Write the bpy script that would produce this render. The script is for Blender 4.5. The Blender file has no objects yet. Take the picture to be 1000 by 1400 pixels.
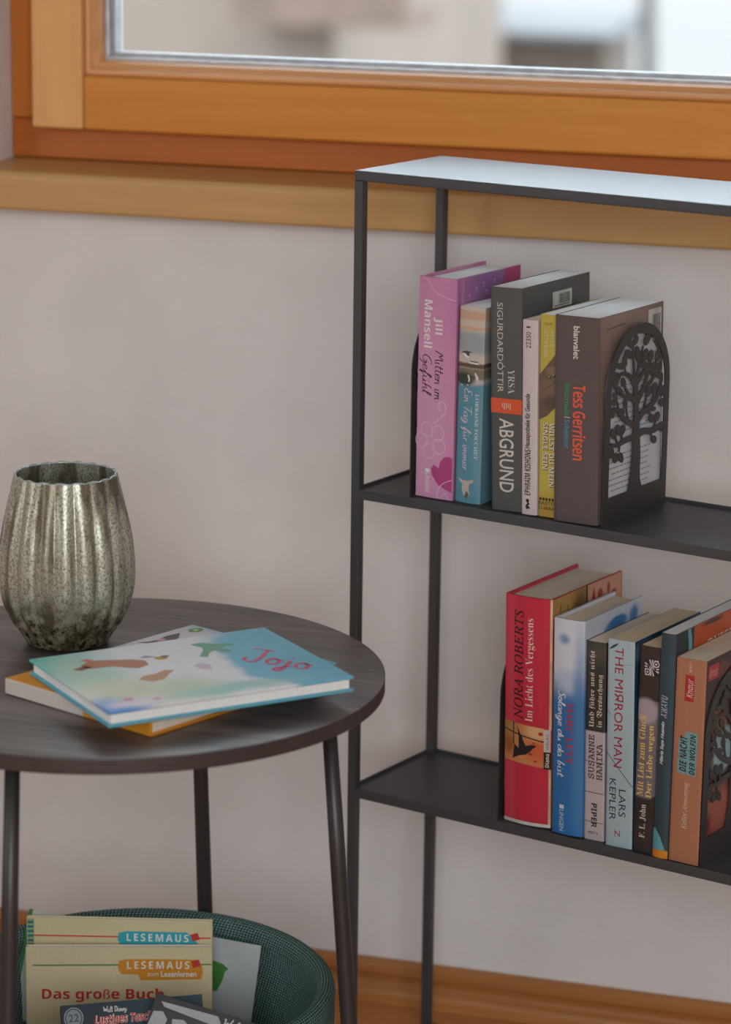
import bpy, bmesh, math, random
from mathutils import Vector, Matrix, Euler
random.seed(7)
SC = bpy.context.scene
COL = SC.collection

# ------------------------------------------------------------------ camera
cam_data = bpy.data.cameras.new('camera')
cam = bpy.data.objects.new('camera', cam_data)
COL.objects.link(cam)
cam.location = (0.7903, -2.7505, 1.2310)
cam.rotation_euler = (1.3318559, -0.0127626, 0.3004550)
cam_data.sensor_fit = 'VERTICAL'
cam_data.sensor_height = 36.0
cam_data.lens = 101.594
cam_data.clip_start = 0.05
cam_data.clip_end = 400
cam_data.dof.use_dof = True
cam_data.dof.focus_distance = 2.60
cam_data.dof.aperture_fstop = 4.0
cam_data.dof.aperture_blades = 9
SC.camera = cam

# ------------------------------------------------------------------ sky, lights, exposure
world = bpy.data.worlds.new('overcast_sky')
SC.world = world
world.use_nodes = True
bg = world.node_tree.nodes['Background']
bg.inputs[0].default_value = (0.76, 0.90, 1.0, 1)
bg.inputs[1].default_value = 6.6
SC.view_settings.view_transform = 'Standard'
SC.view_settings.look = 'None'
SC.view_settings.gamma = 1.0
SC.view_settings.use_curve_mapping = False
SC.view_settings.exposure = 0.0


def area(name, loc, target, sx, sy, power, col):
    d = bpy.data.lights.new(name, 'AREA')
    d.shape = 'RECTANGLE'
    d.size, d.size_y, d.energy, d.color = sx, sy, power, col
    o = bpy.data.objects.new(name, d)
    COL.objects.link(o)
    o.location = loc
    o.rotation_euler = (Vector(target) - Vector(loc)).to_track_quat('-Z', 'Y').to_euler()
    return o


area('added_rear_fill', (1.5, -4.30, 1.6), (0.1, 0, 0.6), 2.4, 1.5, 76, (0.90, 0.98, 1.0))  # added soft fill behind the camera; the wall there has no window
area('added_side_fill', (-2.45, -2.6, 1.5), (0, -0.6, 0.6), 1.6, 1.3, 20, (0.90, 0.98, 1.0))  # added weaker fill from the left; no window is built on that side


# ------------------------------------------------------------------ materials
def lin(c):
    out = []
    for v in c:
        v /= 255.0
        out.append(v / 12.92 if v <= 0.04045 else ((v + 0.055) / 1.055) ** 2.4)
    return (*out, 1.0)


def shade(c, k):
    return tuple(max(0, min(255, v * k)) for v in c)


MATS = {}


def base_mat(name, rough=0.6, metal=0.0, spec=0.5):
    m = bpy.data.materials.new(name)
    m.use_nodes = True
    nt = m.node_tree
    p = nt.nodes['Principled BSDF']
    p.inputs['Roughness'].default_value = rough
    p.inputs['Metallic'].default_value = metal
    p.inputs['Specular IOR Level'].default_value = spec
    return m, nt, p


def coords(nt, scale=(1, 1, 1), rot=(0, 0, 0), kind='Object'):
    tc = nt.nodes.new('ShaderNodeTexCoord')
    mp = nt.nodes.new('ShaderNodeMapping')
    mp.inputs['Scale'].default_value = scale
    mp.inputs['Rotation'].default_value = rot
    nt.links.new(tc.outputs[kind], mp.inputs['Vector'])
    return mp.outputs['Vector']


def noise(nt, vec, scale, detail=3, rough=0.5):
    n = nt.nodes.new('ShaderNodeTexNoise')
    n.inputs['Scale'].default_value = scale
    n.inputs['Detail'].default_value = detail
    n.inputs['Roughness'].default_value = rough
    nt.links.new(vec, n.inputs['Vector'])
    return n


def bump(nt, p, fac, strength, dist):
    b = nt.nodes.new('ShaderNodeBump')
    b.inputs['Strength'].default_value = strength
    b.inputs['Distance'].default_value = dist
    nt.links.new(fac, b.inputs['Height'])
    nt.links.new(b.outputs['Normal'], p.inputs['Normal'])


def plain(name, col, rough=0.6, metal=0.0, var=0.08, vscale=60, stretch=(1, 1, 1), bmp=0.0, bdist=0.0005, spec=0.5):
    """procedural base: colour with a gentle noise variation and optional fine relief"""
    if name in MATS:
        return MATS[name]
    m, nt, p = base_mat(name, rough, metal, spec)
    v = coords(nt, stretch)
    n = noise(nt, v, vscale)
    cr = nt.nodes.new('ShaderNodeValToRGB')
    cr.color_ramp.elements[0].position = 0.3
    cr.color_ramp.elements[1].position = 0.7
    cr.color_ramp.elements[0].color = lin(shade(col, 1 - var))
    cr.color_ramp.elements[1].color = lin(shade(col, 1 + var))
    nt.links.new(n.outputs['Fac'], cr.inputs['Fac'])
    nt.links.new(cr.outputs['Color'], p.inputs['Base Color'])
    if bmp:
        bump(nt, p, n.outputs['Fac'], bmp, bdist)
    MATS[name] = m
    return m


def wood(name, c0, c1, axis='x', scale=1.0, rough=0.45, bmp=0.15, rot=0.0):
    if name in MATS:
        return MATS[name]
    m, nt, p = base_mat(name, rough)
    st = {'x': (1.2, 22, 22), 'z': (22, 22, 1.2), 'y': (22, 1.2, 22)}[axis]
    v = coords(nt, tuple(s * scale for s in st), (0, 0, rot))
    n = noise(nt, v, 3.0, 5, 0.6)
    n2 = noise(nt, v, 0.6, 2, 0.5)
    mx = nt.nodes.new('ShaderNodeMath')
    mx.operation = 'ADD'
    nt.links.new(n.outputs['Fac'], mx.inputs[0])
    nt.links.new(n2.outputs['Fac'], mx.inputs[1])
    hv = nt.nodes.new('ShaderNodeMath')
    hv.operation = 'MULTIPLY'
    hv.inputs[1].default_value = 0.5
    nt.links.new(mx.outputs[0], hv.inputs[0])
    cr = nt.nodes.new('ShaderNodeValToRGB')
    cr.color_ramp.elements[0].position = 0.35
    cr.color_ramp.elements[1].position = 0.65
    cr.color_ramp.elements[0].color = lin(c0)
    cr.color_ramp.elements[1].color = lin(c1)
    nt.links.new(hv.outputs[0], cr.inputs['Fac'])
    nt.links.new(cr.outputs['Color'], p.inputs['Base Color'])
    if bmp:
        bump(nt, p, n.outputs['Fac'], bmp, 0.0004)
    MATS[name] = m
    return m


def printed(name, base, blobs=(), warp=0.0, wscale=40, rough=0.45, grain=0.04):
    """printed picture: base colour plus soft-edged colour fields at real positions on the object.
    blob = (centre xyz, radii xyz, colour, softness)"""
    m, nt, p = base_mat(name, rough, 0, 0.4)
    tc = nt.nodes.new('ShaderNodeTexCoord')
    vec = tc.outputs['Object']
    if warp:
        n = noise(nt, vec, wscale, 4, 0.6)
        s = nt.nodes.new('ShaderNodeVectorMath')
        s.operation = 'SUBTRACT'
        s.inputs[1].default_value = (0.5, 0.5, 0.5)
        nt.links.new(n.outputs['Color'], s.inputs[0])
        sc = nt.nodes.new('ShaderNodeVectorMath')
        sc.operation = 'SCALE'
        sc.inputs['Scale'].default_value = warp
        nt.links.new(s.outputs[0], sc.inputs[0])
        ad = nt.nodes.new('ShaderNodeVectorMath')
        ad.operation = 'ADD'
        nt.links.new(vec, ad.inputs[0])
        nt.links.new(sc.outputs[0], ad.inputs[1])
        vec = ad.outputs[0]
    g = noise(nt, tc.outputs['Object'], 300, 2)
    col = nt.nodes.new('ShaderNodeMix')
    col.data_type = 'RGBA'
    nt.links.new(g.outputs['Fac'], col.inputs[0])
    col.inputs[6].default_value = lin(shade(base, 1 - grain))
    col.inputs[7].default_value = lin(shade(base, 1 + grain))
    cur = col.outputs[2]
    for c, r, rgb, soft in blobs:
        a = nt.nodes.new('ShaderNodeVectorMath')
        a.operation = 'SUBTRACT'
        a.inputs[1].default_value = c
        nt.links.new(vec, a.inputs[0])
        d = nt.nodes.new('ShaderNodeVectorMath')
        d.operation = 'DIVIDE'
        d.inputs[1].default_value = r
        nt.links.new(a.outputs[0], d.inputs[0])
        ln = nt.nodes.new('ShaderNodeVectorMath')
        ln.operation = 'LENGTH'
        nt.links.new(d.outputs[0], ln.inputs[0])
        mr = nt.nodes.new('ShaderNodeMapRange')
        mr.interpolation_type = 'SMOOTHSTEP'
        mr.inputs['From Min'].default_value = 1 + soft
        mr.inputs['From Max'].default_value = 1 - soft
        nt.links.new(ln.outputs['Value'], mr.inputs['Value'])
        mx = nt.nodes.new('ShaderNodeMix')
        mx.data_type = 'RGBA'
        nt.links.new(mr.outputs['Result'], mx.inputs[0])
        nt.links.new(cur, mx.inputs[6])
        mx.inputs[7].default_value = lin(rgb)
        cur = mx.outputs[2]
    nt.links.new(cur, p.inputs['Base Color'])
    return m


def ink(rgb, rough=0.5):
    name = 'ink_%02x%02x%02x' % tuple(int(v) for v in rgb)
    return plain(name, rgb, rough, 0, 0.03, 400)


# ------------------------------------------------------------------ mesh helpers
class MB:
    def __init__(self):
        self.v, self.f = [], []

    def quadgrid(self, rows, closed_u=False, closed_v=False):
        base = len(self.v)
        nu, nv = len(rows), len(rows[0])
        for r in rows:
            self.v.extend([tuple(p) for p in r])
        for i in range(nu if closed_u else nu - 1):
            for j in range(nv if closed_v else nv - 1):
                i2, j2 = (i + 1) % nu, (j + 1) % nv
                self.f.append((base + i * nv + j, base + i2 * nv + j, base + i2 * nv + j2, base + i * nv + j2))
        return self

    def box(self, x0, x1, y0, y1, z0, z1):
        b = len(self.v)
        self.v += [(x, y, z) for x in (x0, x1) for y in (y0, y1) for z in (z0, z1)]
        self.f += [tuple(b + i for i in q) for q in
                   ((0, 1, 3, 2), (4, 6, 7, 5), (0, 4, 5, 1), (2, 3, 7, 6), (0, 2, 6, 4), (1, 5, 7, 3))]
        return self

    def prism(self, pts, fn, t0, t1):
        """pts 2-D polygon; fn(x, y, t) -> 3-D; between thickness t0 and t1"""
        b, n = len(self.v), len(pts)
        self.v += [fn(x, y, t0) for x, y in pts] + [fn(x, y, t1) for x, y in pts]
        self.f.append(tuple(b + i for i in range(n)))
        self.f.append(tuple(b + n + i for i in reversed(range(n))))
        for i in range(n):
            j = (i + 1) % n
            self.f.append((b + i, b + j, b + n + j, b + n + i))
        return self

    def flat(self, pts, fn, off):
        b = len(self.v)
        self.v += [fn(x, y, off) for x, y in pts]
        self.f.append(tuple(range(b, b + len(pts))))
        return self

    def build(self, name, mat, parent=None, bevel=0.0, seg=2, smooth=False, loc=None):
        me = bpy.data.meshes.new(name)
        me.from_pydata(self.v, [], self.f)
        bm = bmesh.new()
        bm.from_mesh(me)
        bmesh.ops.recalc_face_normals(bm, faces=bm.faces)
        bm.to_mesh(me)
        bm.free()
        if mat:
            me.materials.append(mat)
        if smooth:
            for p in me.polygons:
                p.use_smooth = True
        o = bpy.data.objects.new(name, me)
        COL.objects.link(o)
        if parent:
            o.parent = parent
        if loc:
            o.location = loc
        if bevel:
            bv = o.modifiers.new('bevel', 'BEVEL')
            bv.width, bv.segments, bv.limit_method = bevel, seg, 'ANGLE'
            bv.harden_normals = False
        return o


def thing(name, label, cat, loc=(0, 0, 0), rot=(0, 0, 0), group=None):
    o = bpy.data.objects.new(name, None)
    COL.objects.link(o)
    o.location = loc
    o.rotation_euler = rot
    o['label'] = label
    o['category'] = cat
    if group:
        o['group'] = group
    return o


def structure(o):
    o['kind'] = 'structure'
    return o


def math_style(s, base):
    out = ''
    for ch in s:
        if 'A' <= ch <= 'Z':
            out += chr(base + ord(ch) - 65)
        elif 'a' <= ch <= 'z':
            c = base + 26 + ord(ch) - 97
            out += chr(0x210E if c == 0x1D455 else c)
        else:
            out += ch
    return out


STYLES = {'sans': None, 'serif': 0x1D400, 'italic': 0x1D434, 'bolditalic': 0x1D468, 'script': 0x1D4D0,
          'fraktur': 0x1D56C, 'mono': 0x1D670, 'bold': 0x1D5D4, 'sansitalic': 0x1D608, 'bolditalicsans': 0x1D63C}


def text_on(parent, name, body, fn, org, right, up, mat, style='sans', off=0.0003, weight=0.0, shear=0.0, dots=None, spacing=1.0, doty=0.66):
    """flat printed lettering fitted to the box org, org+right, org+up on a face given by fn"""
    cu = bpy.data.curves.new(name, 'FONT')
    cu.body = math_style(body, STYLES[style]) if STYLES[style] else body
    cu.resolution_u = 3
    cu.offset = weight
    cu.shear = shear
    cu.space_character = spacing
    tmp = bpy.data.objects.new('lettering_tmp', cu)
    me = bpy.data.meshes.new_from_object(tmp)
    bpy.data.objects.remove(tmp)
    bpy.data.curves.remove(cu)
    if not me.vertices:
        return None
    xs = [v.co.x for v in me.vertices]
    ys = [v.co.y for v in me.vertices]
    x0, x1, y0, y1 = min(xs), max(xs), min(ys), max(ys)
    if dots:                                            # umlaut dots over letter positions (fractions)
        bm = bmesh.new()
        bm.from_mesh(me)
        for fx in dots:
            for s in (-0.012, 0.012):
                cx = x0 + (fx + s) * (x1 - x0)
                r = 0.06
                vs = [bm.verts.new((cx + r * math.cos(k * math.pi / 3), doty + r * math.sin(k * math.pi / 3), 0)) for k in range(6)]
                bm.faces.new(vs)
        bm.to_mesh(me)
        bm.free()
        y1 = max(y1, doty + 0.06)
    for v in me.vertices:
        s, t = (v.co.x - x0) / (x1 - x0), (v.co.y - y0) / (y1 - y0)
        v.co = fn(org[0] + right[0] * s + up[0] * t, org[1] + right[1] * s + up[1] * t, off)
    me.materials.clear()
    me.materials.append(mat)
    me.name = name
    o = bpy.data.objects.new(name, me)
    COL.objects.link(o)
    o.parent = parent
    return o


# hand-drawn single-stroke script alphabet (advance, strokes) for the handwritten titles
HAND = {
 'a': (.55, [[(.42,.42),(.25,.5),(.05,.35),(.05,.1),(.2,0),(.38,.1),(.44,.45),(.42,.1),(.55,0)]]),
 'b': (.5, [[(.2,1.0),(.1,.6),(.08,0),(.3,.02),(.4,.25),(.28,.44),(.1,.32)]]),
 'd': (.58, [[(.42,.42),(.2,.5),(.04,.3),(.06,.05),(.25,0),(.42,.3),(.5,1.0),(.45,.1),(.58,0)]]),
 'e': (.42, [[(.05,.2),(.3,.28),(.35,.42),(.2,.5),(.05,.35),(.06,.08),(.22,0),(.42,.1)]]),
 'f': (.40, [[(.02,.1),(.3,.7),(.38,.95),(.28,1.0),(.2,.7),(.10,-.35),(.2,-.3),(.2,.05),(.4,.15)]]),
 'g': (.55, [[(.42,.42),(.2,.5),(.04,.3),(.1,.02),(.3,.08),(.44,.45),(.4,-.2),(.25,-.42),(.08,-.3),(.3,-.05),(.55,.1)]]),
 'h': (.5, [[(.2,1.0),(.1,.8),(.06,0)],[(.08,.25),(.25,.48),(.35,.4),(.34,.05),(.5,0)]]),
 'i': (.25, [[(.08,.48),(.08,.05),(.25,0)],[(.12,.66),(.14,.72)]]),
 'j': (.3, [[(.15,.48),(.12,-.3),(-.05,-.4),(-.1,-.2),(.3,.1)],[(.17,.66),(.19,.72)]]),
 'J': (.55, [[(.05,.9),(.3,1.0),(.6,.95)],[(.42,.98),(.38,.1),(.2,-.1),(.0,.08),(.08,.22)]]),
 'l': (.27, [[(.0,.1),(.22,.8),(.18,1.0),(.08,.9),(.08,.1),(.27,0)]]),
 'm': (.64, [[(.03,.48),(.06,0)],[(.06,.25),(.2,.48),(.28,.35),(.28,0)],[(.28,.25),(.42,.48),(.5,.35),(.5,.05),(.64,0)]]),
 'n': (.44, [[(.03,.48),(.06,0)],[(.06,.25),(.2,.48),(.3,.35),(.3,.05),(.44,0)]]),
 'o': (.45, [[(.2,.5),(.03,.3),(.1,.02),(.3,.05),(.38,.3),(.2,.5),(.3,.42),(.45,.42)]]),
 'r': (.33, [[(.08,.48),(.1,0)],[(.1,.3),(.2,.46),(.32,.46)]]),
 's': (.35, [[(.3,.45),(.12,.48),(.1,.33),(.28,.2),(.2,.0),(.0,.05)]]),
 't': (.33, [[(.15,.85),(.1,.1),(.2,0),(.33,.1)],[(.0,.55),(.32,.58)]]),
 'u': (.5, [[(.02,.48),(.04,.1),(.18,0),(.34,.15),(.36,.48),(.36,.05),(.5,0)]]),
 'ü': (.5, [[(.02,.48),(.04,.1),(.18,0),(.34,.15),(.36,.48),(.36,.05),(.5,0)],[(.12,.66),(.13,.72)],[(.3,.66),(.31,.72)]]),
 'E': (.55, [[(.5,.88),(.3,1),(.1,.85),(.2,.58),(.35,.55),(.1,.45),(.02,.2),(.2,0),(.55,.12)]]),
 'G': (.68, [[(.6,.85),(.4,1),(.1,.75),(.02,.3),(.2,0),(.45,.08),(.55,.4)],[(.35,.42),(.65,.42),(.55,-.3),(.3,-.35)]]),
 'M': (.75, [[(-.05,.0),(.12,.98),(.3,.25),(.5,1.0),(.62,.1),(.75,0)]]),
 'T': (.5, [[(-.05,.88),(.3,1.0),(.65,.98)],[(.34,.98),(.2,0)]]),
 'S': (.5, [[(.5,.85),(.3,1),(.1,.8),(.4,.45),(.35,.1),(.1,0),(.0,.15)]]),
 ' ': (.3, []),
 'W': (.8, [[(-.1,.8),(.05,1.0),(.15,0),(.4,.8),(.5,0),(.8,1.05)]]), 'D': (.65, [[(.15,.95),(.12,0),(.45,.1),(.6,.5),(.35,1.0),(-.1,.85)]]),
 'y': (.5, [[(.02,.48),(.06,.1),(.2,.02),(.36,.48)],[(.36,.48),(.2,-.4),(.0,-.25),(.5,.15)]]),
}


def hand_on(parent, name, body, fn, org, right, up, mat, thick=0.0008, off=0.0003, slant=0.18):
    """handwritten lettering: strokes of real width laid on a face; org+right is the base line, up the capital height"""
    strokes, x = [], 0.0
    for ch in body:
        adv, ss = HAND[ch]
        for s in ss:
            strokes.append([(x + px + slant * py, py) for px, py in s])
        x += adv
    total = x
    kr, ku = Vector(fn(right[0] + org[0], right[1] + org[1], 0)) - Vector(fn(org[0], org[1], 0)), Vector(fn(up[0] + org[0], up[1] + org[1], 0)) - Vector(fn(org[0], org[1], 0))
    lr, lu = kr.length / total, ku.length
    mb = MB()
    for s in strokes:
        P = [Vector((px * lr, py * lu)) for px, py in s]
        for _ in range(2):
            q = [P[0]]
            for a, b in zip(P, P[1:]):
                q += [a * 0.75 + b * 0.25, a * 0.25 + b * 0.75]
            q.append(P[-1])
            P = q
        rows = []
        for i, pt in enumerate(P):
            d = P[min(i + 1, len(P) - 1)] - P[max(i - 1, 0)]
            if d.length < 1e-9:
                continue
            d.normalize()
            nn = Vector((-d.y, d.x)) * thick / 2 * (1.15 if abs(d.y) > 0.6 else 0.75)
            r_ = []
            for e in (pt + nn, pt - nn):
                a, b = e.x / lr / total, e.y / lu
                r_.append(fn(org[0] + right[0] * a + up[0] * b, org[1] + right[1] * a + up[1] * b, off))
            rows.append(r_)
        if len(rows) > 1:
            mb.quadgrid(rows)
    return mb.build(name, mat, parent)


KEEP_FONT = bpy.data.curves.new('font_keeper', 'FONT')
KEEP_FONT.body = 'a' + chr(0x1D400) + chr(0x1D5D4)

# ------------------------------------------------------------------ the room
plaster = plain('white_plaster', (222, 218, 218), 0.9, 0, 0.02, 9, bmp=0.0)
nt = plaster.node_tree
_p = nt.nodes['Principled BSDF']
_v = coords(nt)
_n = noise(nt, _v, 85, 4, 0.6)
_n2 = noise(nt, _v, 14, 2, 0.5)
_a = nt.nodes.new('ShaderNodeMath')
_a.operation = 'MULTIPLY_ADD'
_a.inputs[1].default_value = 2.0
nt.links.new(_n2.outputs['Fac'], _a.inputs[0])
nt.links.new(_n.outputs['Fac'], _a.inputs[2])
bump(nt, _p, _a.outputs[0], 0.35, 0.0022)
ceiling_paint = plain('ceiling_paint', (200, 198, 194), 0.9)
OAK_L = wood('larch_light', (214, 154, 92), (232, 176, 114), 'z', 1.0, 0.5, 0.1)
OAK_H = wood('larch_rail', (204, 128, 46), (220, 146, 62), 'x', 1.0, 0.5, 0.1)
OAK_D = wood('larch_dark', (172, 90, 28), (188, 104, 36), 'x', 1.0, 0.5, 0.1)
OAK_J = wood('larch_jamb', (186, 108, 34), (204, 124, 46), 'z', 1.0, 0.5, 0.1)
SILL = wood('sill_wood', (188, 144, 90), (206, 162, 106), 'x', 0.8, 0.42, 0.08)
SKIRT = wood('skirting_wood', (158, 100, 52), (184, 124, 72), 'x', 0.8, 0.4, 0.1)

WX0, WX1, WZ0, WZ1 = -0.4625, 2.26, 0.829, 2.33
wall = MB()
ow, ro = (-2.6, 3.4), (0.0, 2.45)
for (x0, x1, z0, z1) in ((ow[0], ow[1], 0, WZ0), (ow[0], WX0, WZ0, ro[1]), (WX1, ow[1], WZ0, ro[1]), (WX0, WX1, WZ1, ro[1])):
    wall.box(x0, x1, 0, 0.36, z0, z1)
structure(wall.build('wall_back', plaster))
structure(MB().box(-2.7, -2.6, -4.7, 0.36, 0, 2.45).build('wall_left', plaster))
structure(MB().box(3.4, 3.5, -4.7, 0.36, 0, 2.45).build('wall_right', plaster))
structure(MB().box(-2.7, 3.5, -4.8, -4.7, 0, 2.45).build('wall_front', plaster))
structure(MB().box(-2.7, 3.5, -4.8, 0.36, 2.45, 2.55).build('ceiling', ceiling_paint))

# floor: real boards near the wall, one per plank
floor = structure(MB().box(-2.7, 3.5, -4.8, 0.36, -0.06, -0.018).build('floor', wood('subfloor', (120, 76, 44), (130, 84, 50))))
FLOORW = wood('floor_boards_wood', (176, 112, 62), (198, 134, 80), 'x', 0.7, 0.35, 0.1)
pw = 0.12
for r in range(39):
    y1 = -0.0 - r * pw
    y0 = y1 - pw + 0.0012
    x = -2.6 + (r * 0.73) % 1.6 - 1.6
    while x < 3.4:
        xa, xb = max(x, -2.6), min(x + 1.6 - 0.0012, 3.4)
        if xb - xa > 0.05:
            MB().box(xa, xb, max(y0, -4.7), y1, -0.018, 0.0).build('plank', FLOORW, floor, 0.0008, 1)
        x += 1.6


def profile_x(name, prof, x0, x1, mat, parent=None, smooth=True):
    mb = MB().quadgrid([[(x, y, z) for (y, z) in prof] for x in (x0, x1)], closed_v=True)
    b = len(mb.v) // 2
    mb.f.append(tuple(range(b)))
    mb.f.append(tuple(range(2 * b - 1, b - 1, -1)))
    return mb.build(name, mat, parent, smooth=False)


# skirting board with a rounded top, a hollow and a foot bead
prof = [(0, 0.0005), (0, 0.046), (-0.004, 0.0465), (-0.009, 0.045), (-0.0125, 0.041), (-0.013, 0.034), (-0.0105, 0.029), (-0.0098, 0.024),
        (-0.011, 0.020), (-0.0155, 0.016), (-0.018, 0.011), (-0.018, 0.0005)]
structure(profile_x('baseboard_back', prof, -2.6, 3.4, SKIRT))

# window sill with a rounded nose
prof = []
for k in range(13):
    a = math.pi / 2 + math.pi / 2 * k / 12
    prof.append((-0.032 + 0.008 * math.cos(a), 0.858 + 0.0082 * math.sin(a) + 0.0))
for k in range(5):
    a = math.pi + math.pi / 2 * k / 4
    prof.append((-0.036 + 0.004 * math.cos(a), 0.8305 + 0.004 * math.sin(a)))
prof += [(-0.0005, 0.8265), (-0.0005, 0.829), (0.07, 0.8295), (0.07, 0.870), (-0.015, 0.8675)]
sill = structure(profile_x('trim_1', prof, WX0 + 0.0005, WX1 - 0.0005, SILL))
profn = [q for q in prof[:-5]] + [(-0.0005, 0.8265), (-0.0005, 0.8672)]
profile_x('sill_horn', profn, WX0 - 0.075, WX0 + 0.0005, SILL, sill)
profile_x('sill_horn', profn, WX1 - 0.0005, WX1 + 0.075, SILL, sill)

# window: fixed frame, sash, glazing beads, spacer bars, two panes
win = structure(bpy.data.objects.new('window_1', None))
COL.objects.link(win)
fx0, fx1 = WX0, WX1
MB().box(fx0, fx0 + 0.05, 0.05, 0.125, 0.9112, WZ1).build('frame_jamb', OAK_J, win, 0.002)
MB().box(fx1 - 0.05, fx1, 0.05, 0.125, 0.9112, WZ1).build('frame_jamb', OAK_J, win, 0.002)
MB().box(fx0, fx1, 0.05, 0.125, 0.8703, 0.9108).build('frame_rail', OAK_D, win, 0.002)
MB().box(fx0 + 0.05, fx1 - 0.05, 0.05, 0.125, WZ1 - 0.05, WZ1).build('frame_rail', OAK_D, win, 0.002)
sx0, sx1, sz0, sz1 = -0.4310, 2.23, 0.9035, 2.30
MB().box(sx0, sx0 + 0.0575, 0.03, 0.052, sz0, sz1).build('sash_stile', OAK_L, win, 0.0035, 3)
MB().box(sx1 - 0.0575, sx1, 0.03, 0.052, sz0, sz1).build('sash_stile', OAK_L, win, 0.0035, 3)
MB().box(sx0 + 0.0578, sx1 - 0.0578, 0.0305, 0.052, sz0, 0.9592).build('sash_rail', OAK_H, win, 0.0035, 3)
MB().box(sx0 + 0.0578, sx1 - 0.0578, 0.0305, 0.052, sz1 - 0.056, sz1).build('sash_rail', OAK_H, win, 0.0035, 3)
gx0, gx1, gz0, gz1 = -0.3735, 2.1725, 0.9592, 2.244


def ring(name, prof, mat, parent):
    """mitred moulding round the glass: prof = (inset, y) pairs"""
    rows = []
    for cx, cz, sx, sz in ((gx0, gz0, 1, 1), (gx1, gz0, -1, 1), (gx1, gz1, -1, -1), (gx0, gz1, 1, -1)):
        rows.append([(cx + sx * d, y, cz + sz * d) for d, y in prof])
    return MB().quadgrid(rows, closed_u=True, closed_v=True).build(name, mat, parent)


ring('glazing_bead', [(0.0003, 0.066), (0.0003, 0.037), (0.003, 0.0355), (0.006, 0.036), (0.008, 0.040), (0.0125, 0.044), (0.0150, 0.050), (0.0150, 0.066)],
     wood('bead_wood', (206, 142, 84), (228, 172, 120), 'x', 1, 0.4, 0.1), win)
ring('glass_seal', [(0.0151, 0.064), (0.0151, 0.0555), (0.0175, 0.0545), (0.0185, 0.0585), (0.0185, 0.064)], plain('seal_grey', (206, 204, 206), 0.5), win)
ring('spacer_bar', [(0.0151, 0.082), (0.0151, 0.066), (0.0225, 0.066), (0.0225, 0.082)], plain('spacer_alu', (196, 196, 200), 0.5, 0.0), win)
glass, gnt, gp = base_mat('window_glass', 0.02)
tr = gnt.nodes.new('ShaderNodeBsdfTransparent')
gl = gnt.nodes.new('ShaderNodeBsdfGlossy')
gl.inputs['Roughness'].default_value = 0.03
mixs = gnt.nodes.new('ShaderNodeMixShader')
fr = gnt.nodes.new('ShaderNodeFresnel')
fr.inputs['IOR'].default_value = 1.25
gnt.links.new(fr.outputs[0], mixs.inputs[0])
gnt.links.new(tr.outputs[0], mixs.inputs[1])
gnt.links.new(gl.outputs[0], mixs.inputs[2])
gnt.links.new(mixs.outputs[0], gnt.nodes['Material Output'].inputs['Surface'])
for yy in (0.062, 0.083):
    MB().box(gx0 + 0.012, gx1 - 0.012, yy, yy + 0.003, gz0 + 0.012, gz1 - 0.012).build('glass_pane', glass, win)
MB().box(fx0, fx1, 0.126, 0.40, 0.925, 0.930).build('outer_ledge', plain('ledge_metal', (150, 152, 156), 0.4, 0.5), win)
rows = []
for i in range(15):
    s = i / 14
    x = -0.325 + 0.135 * s
    h = 0.0005 + 0.040 * (math.sin(math.pi * s) ** 0.35) * (0.93 + 0.07 * math.sin(i * 2.1))
    rows.append([(x, 0.16 + 0.09 * t, 0.9302 + h * math.sin(math.pi * min(1, t * 1.0)) ** 0.5 if 0 < t < 1 else 0.9302) for t in [k / 10 for k in range(11)]])
SNOW = plain('snow', (104, 102, 102), 0.8, 0, 0.02, 3)
sn = MB().quadgrid(rows).build('snow_ridge', SNOW, win, smooth=True)

# unseen rear door, mirrored in the vase
door = structure(MB().box(0.2, 1.05, -4.699, -4.66, 0.0, 2.0).build('door_1', wood('door_wood', (170, 96, 40), (190, 112, 52), 'z')))

# ------------------------------------------------------------------ outside, seen far out of focus
ground_mat = plain('snow_ground_white', (96, 89, 84), 0.9, 0, 0.03, 0.2)
structure(MB().box(-60, 50, 0.6, 150, -2.9, -2.6).build('snow_ground', ground_mat))
PLB = plain('beige_render', (118, 103, 92), 0.9, 0, 0.03, 1)
TIM = plain('dark_timber', (100, 80, 68), 0.8, 0, 0.1, 4)
h = thing('house', 'beige rendered house with timber balcony seen blurred through the left of the window', 'house', (-11.9, 25, -2.6))
MB().box(-5.0, 4.75, -3, 3, 0, 4.6).build('wall', PLB, h)
MB().prism([(-4.2, 4.6), (4.2, 4.6), (0, 6.6)], lambda x, y, t: (t, x * 0.9, y), -5.4, 5.2).build('roof', SNOW, h)
MB().box(4.1, 5.7, -3.9, -2.95, 2.0, 2.12).build('balcony', TIM, h)
for k in range(5):
    MB().box(4.1 + k * 0.32, 4.41 + k * 0.32, -3.9, -3.86, 2.12, 3.0).build('balcony_board', TIM, h)
MB().box(4.1, 5.7, -3.92, -3.84, 3.0, 3.08).build('balcony_rail', TIM, h)
for x in (-3.4, -0.6, 2.0):
    w_ = MB().box(x, x + 1.0, -3.06, -3.0, 2.8, 4.1).build('window_frame', plain('far_window_white', (126, 124, 120), 0.6), h)
    MB().box(x + 0.08, x + 0.92, -3.08, -3.05, 2.88, 4.02).build('window_glass', plain('far_glass', (80, 86, 92), 0.1), w_)
s = thing('shed', 'low brown garden shed with snowy roof seen blurred through the window', 'shed', (-6.95, 30, -2.6))
MB().box(-0.66, 0.66, -0.8, 0.8, 0, 1.34).build('wall', plain('shed_boards', (92, 78, 68), 0.9, 0, 0.08, 3), s)
MB().prism([(-1.0, 1.34), (1.0, 1.34), (1.0, 1.42), (0, 1.62), (-1.0, 1.42)], lambda x, y, t: (t, x, y), -0.8, 0.8).build('roof', SNOW, s)
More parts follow.
